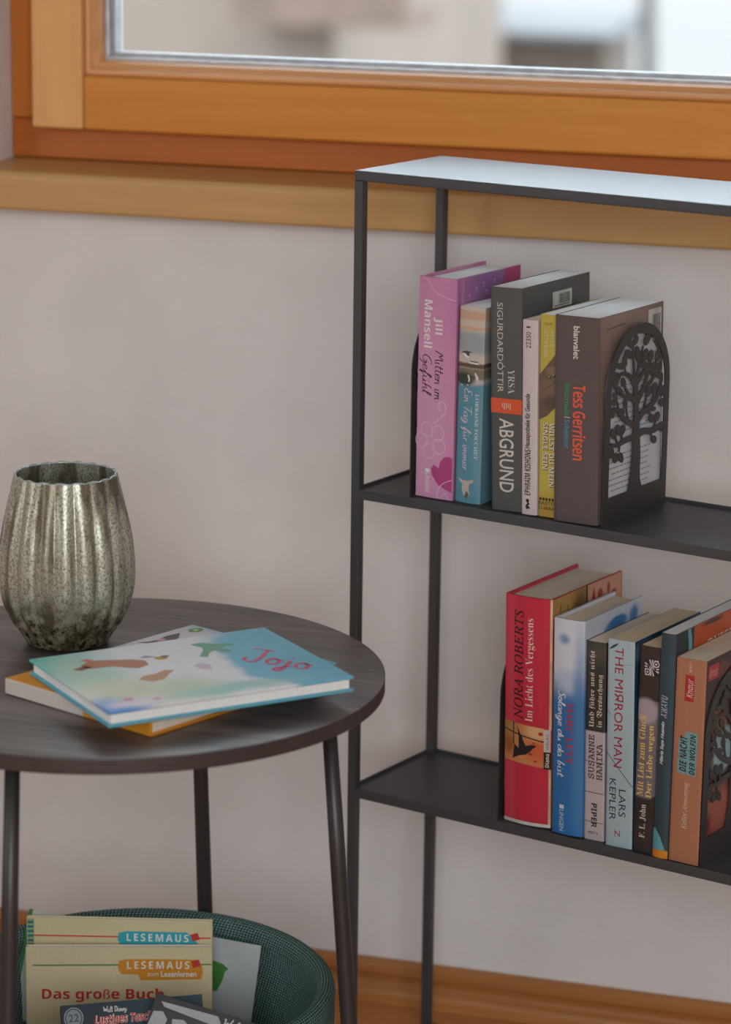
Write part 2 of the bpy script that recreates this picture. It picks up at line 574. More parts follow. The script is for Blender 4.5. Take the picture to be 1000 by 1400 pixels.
MB().box(0.1, 0.5, -0.83, -0.8, 0, 1.1).build('door', plain('shed_door', (90, 78, 68), 0.9), s)
b = thing('shrub', 'small green shrub beside the shed seen blurred through the window', 'shrub', (-6.15, 28.6, -2.6))
mb = MB()
for k in range(160):
    a, e, r = random.uniform(0, 6.28), random.uniform(0.05, 1.5), random.uniform(0.16, 0.32)
    c = Vector((r * math.cos(a) * math.cos(e), r * math.sin(a) * math.cos(e), 0.25 + 0.8 * r / 0.32 * math.sin(e)))
    d = Vector((random.uniform(-1, 1), random.uniform(-1, 1), random.uniform(-1, 1))).normalized() * 0.09
    e2 = d.cross(Vector((0.3, 0.2, 1))).normalized() * 0.04
    mb.quadgrid([[c - d, c - e2], [c + e2, c + d]])
mb.build('foliage', plain('shrub_green', (76, 78, 62), 0.8), b)
MB().box(-0.02, 0.02, -0.02, 0.02, 0, 0.5).build('stem', TIM, b)
tk = thing('tree', 'bare grey tree trunk in the snow seen blurred at the right of the window', 'tree', (-5.75, 29, -2.6))
rows = [[(r * math.cos(a) + ox, r * math.sin(a), z) for a in [k * math.pi / 4 for k in range(8)]] for (r, z, ox) in ((0.13, 0, 0), (0.09, 1, .02), (0.075, 2.5, -.03), (0.05, 4, .02), (0.01, 5.5, .05))]
TRK = plain('bark_grey', (84, 78, 74), 0.9)
MB().quadgrid(rows, closed_v=True).build('trunk', TRK, tk)
for (z, dx, dy, L) in ((2.6, 1, 0.2, 1.4), (3.2, -1, 0.3, 1.2), (3.9, 0.8, -0.5, 1.0)):
    rows = [[(dx * L * t + 0.03 * (1 - t) * math.cos(a), dy * L * t + 0.03 * (1 - t) * math.sin(a), z + L * 0.7 * t) for a in [k * math.pi / 2 for k in range(4)]] for t in (0, 0.5, 1)]
    MB().quadgrid(rows, closed_v=True).build('branch', TRK, tk)

# tree outline of the bookends, millimetres (x from the front edge, height)
TREE_TRUNK=[(47.2,24.5),(49.4,32.0),(51.5,41.9),(52.9,51.8),(53.5,62.0),(53.3,70.8),(53.3,79.0),(53.7,92.5),(52.8,106.1),(51.1,119.9),(51.5,127.9),(57.8,126.9),(59.2,118.6),(61.1,104.8),(63.5,90.8),(64.5,80.5),(66.3,71.3),(67.3,62.9),(68.1,52.5),(68.1,42.2),(68.9,31.8),(73.0,24.2)]
TREE_BRANCHES=[([(63.0,74.6),(72.6,76.4),(84.0,74.1),(95.3,73.5),(105.1,76.3),(114.3,76.9)],5.9,3.3),([(84.7,73.6),(89.3,69.0)],1.8,1.5),([(93.8,74.8),(95.4,81.4)],2.8,2.0),([(60.1,86.0),(67.2,92.9),(79.6,95.7),(93.2,101.0),(99.2,106.2),(103.5,115.1),(105.8,121.5)],6.4,3.1),([(67.3,92.3),(74.1,93.8),(82.6,92.4),(86.5,87.7)],3.3,2.0),([(73.0,98.8),(76.5,108.4)],3.3,1.8),([(88.3,101.1),(90.5,108.9)],3.1,1.8),([(58.1,103.3),(64.5,111.0),(72.3,117.9),(75.8,127.5),(82.3,133.3)],5.9,3.3),([(75.9,117.0),(86.0,121.2),(93.9,128.8)],3.6,3.1),([(82.7,128.5),(93.5,133.6)],5.1,6.4),([(58.0,123.5),(67.2,130.9),(76.8,132.8),(85.1,133.6)],4.6,3.6),([(81.2,138.9),(79.5,133.7)],2.0,2.0),([(92.5,137.9),(91.4,134.0)],2.5,2.3),([(55.2,124.7),(59.8,137.4),(62.1,143.8),(66.7,155.9)],4.1,1.5),([(60.8,142.6),(61.8,138.5)],2.3,1.5),([(67.0,142.4),(63.8,139.5)],2.0,1.5),([(53.0,126.3),(48.8,147.1),(47.4,156.0)],3.6,1.5),([(48.8,146.4),(42.4,150.1)],1.8,1.5),([(52.6,123.0),(46.6,130.0),(35.2,135.8),(23.7,135.9)],4.8,2.3),([(35.2,135.8),(32.8,142.2)],2.0,1.8),([(55.2,105.8),(46.4,112.6),(38.6,117.9),(34.7,123.8)],4.3,1.8),([(46.5,111.2),(34.0,114.6),(24.8,120.1)],3.8,2.0),([(58.1,84.3),(44.0,88.7),(31.2,96.2),(23.3,102.9),(15.6,106.8),(9.1,103.2)],5.6,2.3),([(16.3,116.7),(22.1,111.1),(23.9,104.1)],1.5,2.5),([(38.8,105.1),(39.9,98.1),(43.2,90.9)],1.8,2.0),([(57.6,72.8),(43.7,73.9),(32.9,72.4),(23.5,70.6),(11.1,74.1)],5.3,2.3),([(31.0,80.1),(33.5,72.9)],2.3,2.0),([(20.2,78.6),(25.5,70.9)],1.5,2.3),([(27.3,64.6),(28.2,70.5)],2.0,2.8)]
TREE_LEAVES=[[(109.2,77.7),(113.1,76.3),(115.7,73.8),(115.9,71.2),(113.7,69.5),(109.9,69.3),(106.0,70.8),(103.5,73.3),(103.3,75.9),(105.5,77.5)],[(93.6,68.4),(96.5,67.3),(98.4,65.1),(98.6,62.9),(97.0,61.4),(94.1,61.2),(91.2,62.4),(89.3,64.5),(89.2,66.7),(90.8,68.3)],[(100.3,89.6),(102.7,88.1),(103.5,85.5),(102.5,82.8),(100.0,81.1),(97.0,81.0),(94.7,82.6),(93.9,85.2),(94.9,87.8),(97.4,89.5)],[(87.8,89.3),(90.3,88.1),(92.1,85.9),(92.2,83.5),(90.8,81.8),(88.4,81.5),(85.8,82.7),(84.1,84.9),(83.9,87.3),(85.3,88.9)],[(87.4,96.4),(91.0,96.1),(94.0,95.1),(95.3,93.6),(94.4,92.4),(91.6,91.7),(88.1,92.0),(85.1,93.0),(83.8,94.4),(84.7,95.7)],[(81.5,116.7),(84.0,115.1),(85.0,112.3),(84.1,109.4),(81.7,107.4),(78.6,107.2),(76.0,108.8),(75.0,111.6),(75.9,114.5),(78.4,116.4)],[(93.0,118.2),(95.6,116.5),(96.7,113.4),(96.0,110.1),(93.6,107.8),(90.6,107.5),(87.9,109.1),(86.8,112.2),(87.5,115.5),(89.9,117.8)],[(105.0,114.1),(108.4,112.6),(110.7,109.4),(111.0,106.0),(109.1,103.6),(105.8,103.0),(102.4,104.6),(100.1,107.8),(99.8,111.2),(101.7,113.6)],[(109.1,100.9),(113.4,99.4),(116.2,97.1),(116.4,94.6),(113.9,93.1),(109.7,93.1),(105.4,94.5),(102.7,96.9),(102.5,99.3),(104.9,100.8)],[(99.9,127.4),(103.8,126.2),(106.3,124.2),(106.4,122.1),(104.2,120.8),(100.5,120.8),(96.6,122.0),(94.2,124.0),(94.0,126.1),(96.2,127.4)],[(101.0,136.6),(102.7,135.3),(103.3,132.7),(102.7,129.9),(101.0,127.9),(99.0,127.4),(97.3,128.7),(96.7,131.2),(97.4,134.0),(99.0,136.1)],[(89.0,137.4),(93.3,136.1),(96.0,134.0),(96.1,131.9),(93.7,130.5),(89.6,130.5),(85.3,131.8),(82.6,133.9),(82.5,136.0),(84.9,137.4)],[(70.9,140.6),(75.2,139.4),(78.0,137.6),(78.1,135.8),(75.6,134.7),(71.3,134.8),(67.0,136.0),(64.2,137.9),(64.1,139.6),(66.7,140.7)],[(97.3,148.2),(99.7,146.6),(100.6,143.5),(99.6,140.2),(97.1,137.9),(94.0,137.5),(91.6,139.1),(90.7,142.2),(91.7,145.5),(94.2,147.8)],[(83.4,149.7),(85.6,148.1),(86.3,145.0),(85.3,141.6),(82.9,139.2),(80.1,138.7),(78.0,140.4),(77.3,143.5),(78.3,146.8),(80.7,149.2)],[(76.8,165.9),(79.0,164.1),(79.2,161.1),(77.2,158.0),(73.8,156.1),(70.3,156.0),(68.1,157.8),(67.9,160.8),(69.9,163.8),(73.3,165.8)],[(55.1,157.4),(58.2,155.7),(60.9,151.8),(62.2,147.1),(61.6,143.5),(59.3,142.4),(56.2,144.1),(53.5,148.0),(52.2,152.6),(52.8,156.2)],[(74.0,152.2),(76.1,150.4),(76.3,147.1),(74.6,143.6),(71.7,141.1),(68.6,140.7),(66.5,142.5),(66.3,145.8),(68.0,149.3),(70.9,151.8)],[(40.3,165.5),(43.6,164.7),(47.0,162.5),(49.1,159.6),(49.2,157.2),(47.1,156.3),(43.7,157.1),(40.4,159.3),(38.3,162.2),(38.2,164.5)],[(54.3,167.3),(56.2,166.0),(56.6,163.6),(55.4,161.1),(53.1,159.5),(50.5,159.3),(48.6,160.7),(48.2,163.0),(49.4,165.5),(51.7,167.1)],[(36.2,156.9),(40.0,156.3),(43.7,154.1),(45.9,151.3),(45.8,149.0),(43.4,148.0),(39.6,148.7),(35.9,150.8),(33.7,153.6),(33.8,155.9)],[(32.8,151.9),(35.2,150.6),(36.9,147.8),(37.1,144.6),(35.8,142.3),(33.5,141.7),(31.0,143.0),(29.3,145.8),(29.1,149.0),(30.4,151.3)],[(25.7,146.2),(29.9,145.0),(32.6,143.2),(32.7,141.5),(30.2,140.4),(26.1,140.5),(21.9,141.7),(19.2,143.5),(19.1,145.2),(21.6,146.3)],[(15.1,139.4),(18.5,139.0),(22.2,137.4),(24.7,135.0),(25.0,132.9),(23.0,131.8),(19.5,132.2),(15.9,133.9),(13.4,136.2),(13.1,138.3)],[(19.6,134.2),(22.0,132.6),(22.6,129.9),(21.3,127.3),(18.4,125.6),(15.2,125.6),(12.8,127.2),(12.2,129.9),(13.6,132.5),(16.4,134.2)],[(30.5,132.1),(33.2,131.0),(35.4,128.6),(36.1,125.8),(35.2,123.8),(33.0,123.2),(30.3,124.3),(28.1,126.7),(27.4,129.4),(28.3,131.5)],[(19.7,125.9),(23.5,125.2),(27.7,122.8),(30.9,119.6),(31.7,116.8),(29.8,115.5),(26.1,116.2),(21.8,118.7),(18.7,121.8),(17.9,124.6)],[(14.9,121.0),(17.5,120.2),(20.0,118.3),(21.3,116.1),(20.9,114.3),(19.0,113.6),(16.3,114.4),(13.8,116.3),(12.6,118.5),(13.0,120.3)],[(16.9,114.0),(20.1,112.4),(21.4,110.6),(20.4,109.3),(17.5,109.0),(13.7,109.8),(10.5,111.4),(9.1,113.2),(10.1,114.5),(13.1,114.8)],[(29.3,104.3),(33.1,103.1),(35.5,101.4),(35.6,99.7),(33.4,98.7),(29.7,98.8),(25.9,100.0),(23.6,101.7),(23.4,103.4),(25.6,104.4)],[(36.4,111.9),(38.6,110.7),(40.0,108.3),(40.2,105.5),(39.1,103.4),(37.0,102.9),(34.8,104.1),(33.4,106.6),(33.2,109.4),(34.3,111.4)],[(11.7,104.8),(15.0,103.6),(17.0,101.6),(17.2,99.5),(15.3,98.2),(12.2,98.1),(8.9,99.2),(6.9,101.3),(6.7,103.3),(8.6,104.7)],[(23.4,90.4),(26.2,89.1),(28.5,86.4),(29.6,83.1),(29.0,80.7),(27.0,79.9),(24.2,81.2),(21.9,83.9),(20.8,87.1),(21.4,89.6)],[(35.2,88.0),(37.3,86.5),(37.9,83.9),(36.7,81.3),(34.1,79.6),(31.2,79.5),(29.0,81.1),(28.5,83.7),(29.7,86.3),(32.3,87.9)],[(14.7,87.4),(17.9,86.2),(20.6,83.7),(21.8,80.7),(21.0,78.4),(18.5,77.8),(15.3,78.9),(12.6,81.5),(11.4,84.5),(12.2,86.7)],[(11.2,73.1),(14.8,71.4),(17.3,68.1),(17.5,64.5),(15.5,62.0),(11.9,61.6),(8.3,63.3),(5.9,66.6),(5.6,70.2),(7.6,72.7)],[(23.4,64.5),(25.6,62.9),(26.3,60.4),(25.2,57.7),(22.9,55.9),(20.1,55.8),(17.9,57.3),(17.3,59.9),(18.3,62.6),(20.7,64.3)],[(30.6,63.5),(33.3,62.2),(35.4,59.7),(36.2,56.7),(35.4,54.5),(33.2,53.8),(30.6,55.1),(28.4,57.7),(27.6,60.6),(28.5,62.9)]]

# ------------------------------------------------------------------ shelf rack (turned 16.6 degrees to the wall)
SO = Vector((0.0, -0.2195, 0.0))
SA = math.radians(-16.5606)
SU = Vector((math.cos(SA), math.sin(SA), 0))
SV = Vector((-math.sin(SA), math.cos(SA), 0))
Z_TOP, Z_MID, Z_LOW, Z_BOT, TH = 0.908, 0.6083, 0.3121, 0.0152, 0.00966
REC, LEN, DEP, PO = 0.003, 0.62, 0.149, 0.009
METAL = plain('black_powder_coat', (64, 64, 66), 0.46, 0.0, 0.04, 900, bmp=0.12, bdist=0.0002, spec=0.6)


def sp(u, v, z):
    return SO + SU * u + SV * v + Vector((0, 0, z))


rack = thing('shelf_rack', 'black metal open shelf rack with thin square posts standing by the wall', 'shelf', SO, (0, 0, SA))
MB().box(0, LEN, 0, DEP, Z_TOP - TH, Z_TOP).build('top_shelf', METAL, rack, 0.0010, 2)
for z in (Z_MID, Z_LOW, Z_BOT):
    mb = MB()
    a, b, c, d = PO, LEN - PO, 0.0, DEP
    mb.box(a, b, c, c + 0.0014, z - TH, z).box(a, b, d - 0.0014, d, z - TH, z)
    mb.box(0.0005, 0.0019, PO, d - PO, z - TH, z).box(LEN - 0.0019, LEN - 0.0005, PO, d - PO, z - TH, z)
    mb.box(PO, LEN - PO, 0.0014, PO, z - TH + 0.0005, z - REC).box(PO, LEN - PO, d - PO, d - 0.0014, z - TH + 0.0005, z - REC)
    mb.box(0.0019, LEN - 0.0019, PO, d - PO, z - TH + 0.0005, z - REC)
    mb.build('shelf_board', METAL, rack, 0.0004, 2)
for u in (0, LEN - PO):
    for v in (0, DEP - PO):
        MB().box(u, u + PO, v, v + PO, 0.0, Z_TOP - TH - 0.0001).build('post', METAL, rack, 0.0006, 2)
for u0, s_ in ((PO, 1), (LEN - PO, -1)):
    for v in (DEP - PO, 0.0):
        if v == 0.0:
            continue
        MB().prism([(u0, Z_TOP - TH), (u0 + s_ * 0.013, Z_TOP - TH), (u0, Z_TOP - TH - 0.010)],
                   lambda x, y, t: (x, t, y), v + 0.001, v + PO - 0.001).build('corner_gusset', METAL, rack)

# ------------------------------------------------------------------ bookends with a cut-out tree
BLACK = plain('bookend_black', (52, 50, 50), 0.5, 0.0, 0.03, 900, bmp=0.08, bdist=0.0002)


def bookend_meshes():
    W, R, B, I = 120.0, 60.0, 24.5, 9.3
    out, inn = [(0, B)], [(I, B)]
    for k in range(33):
        a = math.pi - math.pi * k / 32
        out.append((R + R * math.cos(a), 118 + R * math.sin(a)))
        inn.append((R + (R - I) * math.cos(a), 118 + (R - I) * math.sin(a)))
    out.append((W, B))
    inn.append((W - I, B))
    mm = 0.001
    P = lambda x, y, t: (t, x * mm, y * mm)
    mb = MB()
    n = len(out)
    mb.quadgrid([[P(*out[i], 0), P(*inn[i], 0), P(*inn[i], 0.0012), P(*out[i], 0.0012)] for i in range(n)], closed_v=True)
    mb.prism([(0, 0), (W, 0), (W, B), (0, B)], P, 0, 0.0012)
    frame = mb
    tr = MB()
    tr.prism(TREE_TRUNK, P, 0.0001, 0.0011)
    for j, (pts, w0, w1) in enumerate(TREE_BRANCHES):
        pts = [Vector(p) for p in pts]
        # smooth the polyline once
        for _ in range(2):
            q = [pts[0]]
            for a, b in zip(pts, pts[1:]):
                q += [a * 0.75 + b * 0.25, a * 0.25 + b * 0.75]
            q.append(pts[-1])
            pts = q
        n = len(pts)
        rows = []
        for i, p in enumerate(pts):
            d = (pts[min(i + 1, n - 1)] - pts[max(i - 1, 0)]).normalized()
            nn = Vector((-d.y, d.x)) * (w0 + (w1 - w0) * i / (n - 1)) * 0.61
            e = 0.0001 + 0.00002 * (j % 5)
            rows.append([P(*(p + nn), e), P(*(p - nn), e), P(*(p - nn), 0.0012 - e), P(*(p + nn), 0.0012 - e)])
        tr.quadgrid(rows, closed_v=True)
    for j, poly in enumerate(TREE_LEAVES):
        cx, cy = sum(p[0] for p in poly) / len(poly), sum(p[1] for p in poly) / len(poly)
        poly = [(cx + (x - cx) * 1.12, cy + (y - cy) * 1.08) for x, y in poly]
        e = 0.00025 + 0.00001 * (j % 7)
        tr.prism(poly, P, e, 0.0012 - e)
    return frame, tr


_fr, _tr = bookend_meshes()


def bookend(u, v, z, foot_dir, label, proto=None):
    t = thing('bookend', label, 'bookend', sp(u, v, z), (0, 0, SA), 'black metal bookends with a cut-out tree')
    if proto is None:
        _fr.build('arch_frame', BLACK, t)
        _tr.build('tree_cutout', BLACK, t)
    else:
        for ch in proto.children:
            if ch.name.startswith('foot'):
                continue
            c = ch.copy()
            COL.objects.link(c)
            c.parent = t
    x0, x1 = (0.0012, 0.086) if foot_dir > 0 else (-0.086, 0.0)
    MB().box(x0, x1, 0.004, 0.116, 0.0, 0.0009).build('foot_plate', BLACK, t)
    return t


ZM, ZL = Z_MID - REC + 0.0001, Z_LOW - REC + 0.0001
be = bookend(0.2600, 0.0172, ZM, -1, 'black bookend with cut-out tree pressed against the thick brown book on the middle shelf')
bookend(0.0545, 0.0172, ZM, 1, 'black bookend seen edge-on left of the pink hardcover', be)
bookend(0.1590, 0.0172, ZL, 1, 'black bookend seen edge-on left of the thick red book', be)
bookend(0.3760, 0.0100, ZL, -1, 'black bookend cut by the right photo edge beside the tan brown book', be)

# ------------------------------------------------------------------ books
PAGE_W = plain('pages_white', (238, 238, 236), 0.85, 0, 0.05, 3, (420, 6, 6), bmp=0.15, bdist=0.0002)
PAGE_C = plain('pages_cream', (232, 216, 194), 0.85, 0, 0.06, 3, (420, 6, 6), bmp=0.15, bdist=0.0002)
PAGE_T = plain('pages_tan', (224, 200, 170), 0.85, 0, 0.06, 3, (420, 6, 6), bmp=0.15, bdist=0.0002)


class Book:
    def __init__(s, name, label, c, w, v, H, lean, d, z, cover, pages, hard=False, bulge=0.0008, group=None, groove=False):
        s.w, s.H, s.d, s.bulge = w, H, d, bulge
        t = 0.0024 if hard else 0.0005
        s.root = thing(name, label, 'book', sp(c, v, z), (0, math.radians(lean), SA), group)
        if lean < 0:
            s.root.location.z += 0.0
        N = 14
        S = s.S
        x0, x1 = -w / 2, w / 2
        outer, inner = [], []

        def side(sg):
            o, i = [], []
            xe = sg * w / 2
            for y in ([d, d * 0.5, 0.013, 0.0095, 0.006, 0.0025] if groove else [d, d * 0.5, 0.004]):
                g = 0.0011 if (groove and y == 0.0095) else 0.0
                if groove and y in (0.006,):
                    g = 0.0009
                o.append((xe - sg * g, y))
                i.append((xe - sg * max(t, 0.0004) - sg * g * 0.4, y if y < d else d))
            return o, i
        lo, li = side(-1)
        outer += lo
        inner += li
        for k in range(N + 1):
            f = k / N
            x = x0 + w * f
            # tiny corner rounding
            outer.append((x, S(x) + (0.0006 if k in (0, N) and not hard else 0)))
            xi = x0 + t + (w - 2 * t) * f
            inner.append((xi, S(xi) + t + 0.0002))
        ro_, ri = side(1)
        outer += ro_[::-1]
        inner += ri[::-1]
        rows = [[(*outer[i], 0), (*inner[i], 0), (*inner[i], H), (*outer[i], H)] for i in range(len(outer))]
        mb = MB().quadgrid(rows, closed_v=True)
        n = len(rows)
        mb.f.append((0, 1, 2, 3))
        b = (n - 1) * 4
        mb.f.append((b + 3, b + 2, b + 1, b))
        s.cover = mb.build('cover', cover, s.root)
        ov = 0.003 if hard else 0.0
        e = 0.0003
        pts = [(x0 + t + e, d - ov - 0.0006)]
        for k in range(N + 1):
            f = k / N
            x = x0 + t + e + (w - 2 * t - 2 * e) * f
            pts.append((x, S(x) + t + 0.0006))
        pts.append((x1 - t - e, d - ov - 0.0006))
        if hard:
            for k in range(1, 6):
                f = k / 6
                pts.append((x1 - t - e - (w - 2 * t - 2 * e) * f, d - ov - 0.0006 - 0.003 * math.sin(math.pi * f)))
        zt = H - (0.003 if hard else 0.0004)
        MB().prism(pts, lambda x, y, q: (x, y, q), ov + 0.0002, zt).build('page_block', pages, s.root)

    def S(s, x):
        q = 2 * x / s.w
        q = max(-1, min(1, q))
        return s.bulge * (q * q - 1) - 0.0

    # faces: spine (a 0..1 across, t 0..1 from the top); cover (metres from spine, metres up)
    def spine(s, a, t, off):
        x = (a - 0.5) * s.w
        return (x, s.S(x) - off, (1 - t) * s.H)

    def side(s, y, z, off):
        return (s.w / 2 + off, y, z)

    def down(s, name, txt, t0, t1, a0, a1, rgb, style='sans', **k):   # reads from top to bottom
        return text_on(s.root, name, txt, s.spine, (a0, t0), (0, t1 - t0), (a1 - a0, 0), ink(rgb), style, **k)

    def up(s, name, txt, t0, t1, a0, a1, rgb, style='sans', **k):     # reads from bottom to top
        return text_on(s.root, name, txt, s.spine, (a1, t1), (0, t0 - t1), (a0 - a1, 0), ink(rgb), style, **k)

    def hand_down(s, name, txt, t0, t1, a0, a1, rgb, thick=0.0008):
        return hand_on(s.root, name, txt, s.spine, (a0, t0), (0, t1 - t0), (a1 - a0, 0), ink(rgb), thick)

    def side_art(s, mat):
        e = .0002
        return MB().flat([(.0008, e), (s.d, e), (s.d, s.H - e), (.0008, s.H - e)], s.side, .00008).build('cover_picture', mat, s.root)

    def across(s, name, txt, t0, t1, a0, a1, rgb, style='sans', **k):
        return text_on(s.root, name, txt, s.spine, (a0, t1), (a1 - a0, 0), (0, t0 - t1), ink(rgb), style, **k)

    def patch(s, name, a0, a1, t0, t1, mat, off=0.00015, slant0=0.0, slant1=0.0, n=10):
        rows = []
        for i in range(n + 1):
            f = i / n
            a = a0 + (a1 - a0) * f
            rows.append([s.spine(a, t0 + slant0 * f, off), s.spine(a, t1 + slant1 * f, off)])
        return MB().quadgrid(rows).build(name, mat, s.root)

    def shape(s, name, polys, mat, off=0.0002, face=None):
        if face:
            mb = MB()
            for p in polys:
                mb.flat(p, face, off)
            return mb.build(name, mat, s.root)
        bm = bmesh.new()                                   # cut into strips so the print follows the rounded spine
        for p in polys:
            bm.faces.new([bm.verts.new((x, y, 0)) for x, y in p])
        for k in range(1, 14):
            bmesh.ops.bisect_plane(bm, geom=bm.verts[:] + bm.edges[:] + bm.faces[:], plane_co=(k / 14, 0, 0), plane_no=(1, 0, 0))
        for v in bm.verts:
            v.co = s.spine(v.co.x, v.co.y, off)
        me = bpy.data.meshes.new(name)
        bm.to_mesh(me)
        bm.free()
        me.materials.append(mat)
        o = bpy.data.objects.new(name, me)
        COL.objects.link(o)
        o.parent = s.root
        return o

    def line(s, name, pts, width, mat, off=0.0002, face=None, aspect=None):
        """thin printed stroke along pts (face coordinates), width in metres"""
        face = face or s.spine
        kx, ky = (s.w, s.H) if face == s.spine else (1, 1)
        P = [Vector((p[0] * kx, p[1] * ky)) for p in pts]
        for _ in range(2):
            q = [P[0]]
            for a, b in zip(P, P[1:]):
                q += [a * 0.75 + b * 0.25, a * 0.25 + b * 0.75]
            q.append(P[-1])
            P = q
        rows = []
        for i, p in enumerate(P):
            d = (P[min(i + 1, len(P) - 1)] - P[max(i - 1, 0)])
            if d.length < 1e-9:
                continue
            d.normalize()
            nn = Vector((-d.y, d.x)) * width / 2
            rows.append([face((p + nn).x / kx, (p + nn).y / ky, off), face((p - nn).x / kx, (p - nn).y / ky, off)])
        return MB().quadgrid(rows).build(name, mat, s.root)


def oval(cx, cy, rx, ry, n=14, a0=0.0):
    return [(cx + rx * math.cos(a0 + 2 * math.pi * k / n), cy + ry * math.sin(a0 + 2 * math.pi * k / n)) for k in range(n)]


def barcode(book, y0, y1, z0, z1):
    lab = MB().flat([(y0, z0), (y1, z0), (y1, z1), (y0, z1)], book.side, 0.00032).build('price_label', plain('label_paper', (196, 196, 194), 0.7), book.root)
    mb = MB()
    y = y0 + 0.12 * (y1 - y0) + (y1 - y0) * 0.2
    rnd = random.Random(3)
    while y < y1 - 0.08 * (y1 - y0):
        w = rnd.choice((0.0004, 0.0006, 0.001))
        mb.flat([(y, z0 + 0.22 * (z1 - z0)), (y + w, z0 + 0.22 * (z1 - z0)), (y + w, z1 - 0.18 * (z1 - z0)), (y, z1 - 0.18 * (z1 - z0))], book.side, 0.00042)
        y += w + rnd.choice((0.0005, 0.0008))
    mb.flat([(y0 + 0.003, z0 + 0.1 * (z1 - z0)), (y1 - 0.004, z0 + 0.1 * (z1 - z0)), (y1 - 0.004, z0 + 0.15 * (z1 - z0)), (y0 + 0.003, z0 + 0.15 * (z1 - z0))], book.side, 0.00042)
    mb.build('barcode', ink((40, 40, 44)), lab)
    return lab


ZB, ZC = ZM + 0.0010, ZL + 0.0010
WHITE = (224, 218, 216)

# --- 1 pink hardcover
PINK = printed('print_pink', (196, 130, 168), [((-0.015, 0, 0.06), (0.03, 9, 0.10), (206, 150, 184), 0.7),
               ((0.03, 0.06, 0.19), (0.02, 0.05, 0.05), (148, 104, 164), 0.8), ((0.03, 0.10, 0.195), (0.05, 0.018, 0.030), (186, 60, 122), 0.25)], 0.004, 30)
b1 = Book('hardcover_book', 'pink hardcover with white and black spine lettering, leftmost on the middle shelf', 0.0800, 0.0405, 0.0200, 0.2075, 0.2, 0.113, ZB, PINK, PAGE_W, True, 0.0014, groove=True)
b1.down('author_lettering', 'Mansell', .103, .318, .16, .39, WHITE, 'bold')
b1.down('author_lettering', 'Jill', .178, .253, .42, .66, WHITE, 'bold')
b1.hand_down('title_lettering', 'Mitten im', .330, .548, .48, .74, (48, 34, 60))
b1.hand_down('title_lettering', 'Gefühl', .345, .525, .13, .40, (48, 34, 60))
b1.down('publisher_lettering', 'LINGEN', .888, .975, .28, .39, WHITE)
b1.shape('publisher_mark', [[(.27, .868), (.39, .868), (.39, .884), (.27, .884)]], ink(WHITE))
PL = ink((226, 184, 214))
for k in range(5):
    an = 2 * math.pi * k / 5 + 0.5
    cx, cy = .40 + .26 * math.cos(an), .735 + .052 * math.sin(an)
    pts = [(cx + .17 * math.cos(q) , cy + .036 * math.sin(q)) for q in [2 * math.pi * j / 10 for j in range(11)]]
    b1.line('petal_outline', pts, 0.0006, PL)
b1.line('swirl_outline', [(.46, .655), (.62, .64), (.80, .60), (.78, .56), (.62, .55), (.58, .585), (.68, .60)], 0.0007, PL)
b1.line('swirl_outline', [(.10, .005), (.3, .02), (.35, .05), (.6, .08), (.98, .095)], 0.0005, PL)
b1.shape('printed_heart', [[(.98, .81), (.98, .965), (.84, .955), (.62, .935), (.46, .895), (.43, .865), (.50, .845), (.64, .86), (.66, .83), (.78, .805), (.90, .80)]], ink((172, 66, 122)), 0.00018)
b1.line('swirl_outline', [(.60, .998), (.62, .96), (.74, .925), (.99, .905)], 0.0006, ink((222, 190, 214)), 0.0003)
b1.line('swirl_outline', [(.70, .998), (.76, .97), (.86, .972), (.88, .998)], 0.0005, ink((222, 190, 214)), 0.0003)
for y, z in ((.022, .190), (.034, .196), (.046, .199), (.052, .191), (.066, .2)):
    b1.shape('blossom_print', [oval(y, z, .0016, .0012, 6), oval(y + .0008, z - .003, .0009, .0009, 6)], ink((206, 170, 206)), 0.0002, b1.side)

# --- 2 seascape paperback
SEA = printed('print_seascape', (88, 140, 158), [((0, 0, .20), (9, 9, .088), (196, 184, 172), .03),
              ((0, 0, .176), (9, 9, .004), (196, 160, 134), .5), ((0, 0, .164), (9, 9, .0016), (206, 164, 134), .6),
              ((0, 0, .151), (9, 9, .010), (150, 158, 160), .4), ((0, 0, .1295), (9, 9, .0022), (96, 78, 66), .5), ((0, 0, .122), (9, 9, .005), (118, 108, 90), .3),
              ((-0.006, 0, .1165), (.011, 9, .006), (62, 66, 60), .35), ((.014, 0, .055), (.0085, 9, .058), (104, 144, 158), .25)], 0.003, 90)
b2 = Book('paperback_book', 'light blue seascape paperback with a bird, second from left on the middle shelf', 0.1150, 0.0272, 0.0225, 0.1838, 0.5, 0.118, ZB, SEA, PAGE_W, False, 0.0016)
b2.down('author_lettering', 'LORRAINE FOUCHET', .436, .770, .74, .87, (190, 206, 212), 'serif')
b2.hand_down('title_lettering', 'Ein Tag für immer', .410, .830, .30, .62, (214, 190, 206), thick=.0007)
b2.shape('bird_print', [[(.12, .237), (.22, .226), (.34, .222), (.60, .226), (.46, .232), (.47, .246), (.36, .248), (.24, .234)]], ink((70, 70, 68)), .0003)
b2.shape('bird_print', [[(.18, .238), (.30, .236), (.45, .253), (.44, .260), (.30, .252)], [(.46, .276), (.82, .280), (.82, .287), (.48, .283)]], ink((222, 220, 216)), .00035)
b2.shape('bird_print', [[(.50, .270), (.80, .272), (.80, .277), (.50, .275)]], ink((72, 70, 66)), .0003)
b2.shape('bird_print', [[(.40, .345), (.47, .342), (.52, .362), (.50, .378), (.44, .378), (.45, .362)], [(.68, .330), (.74, .330), (.84, .352), (.80, .370), (.76, .370)], [(.15, .395), (.22, .395), (.22, .400), (.15, .400)], [(.40, .392), (.46, .392), (.46, .397), (.40, .397)]], ink((206, 208, 208)), .0003)
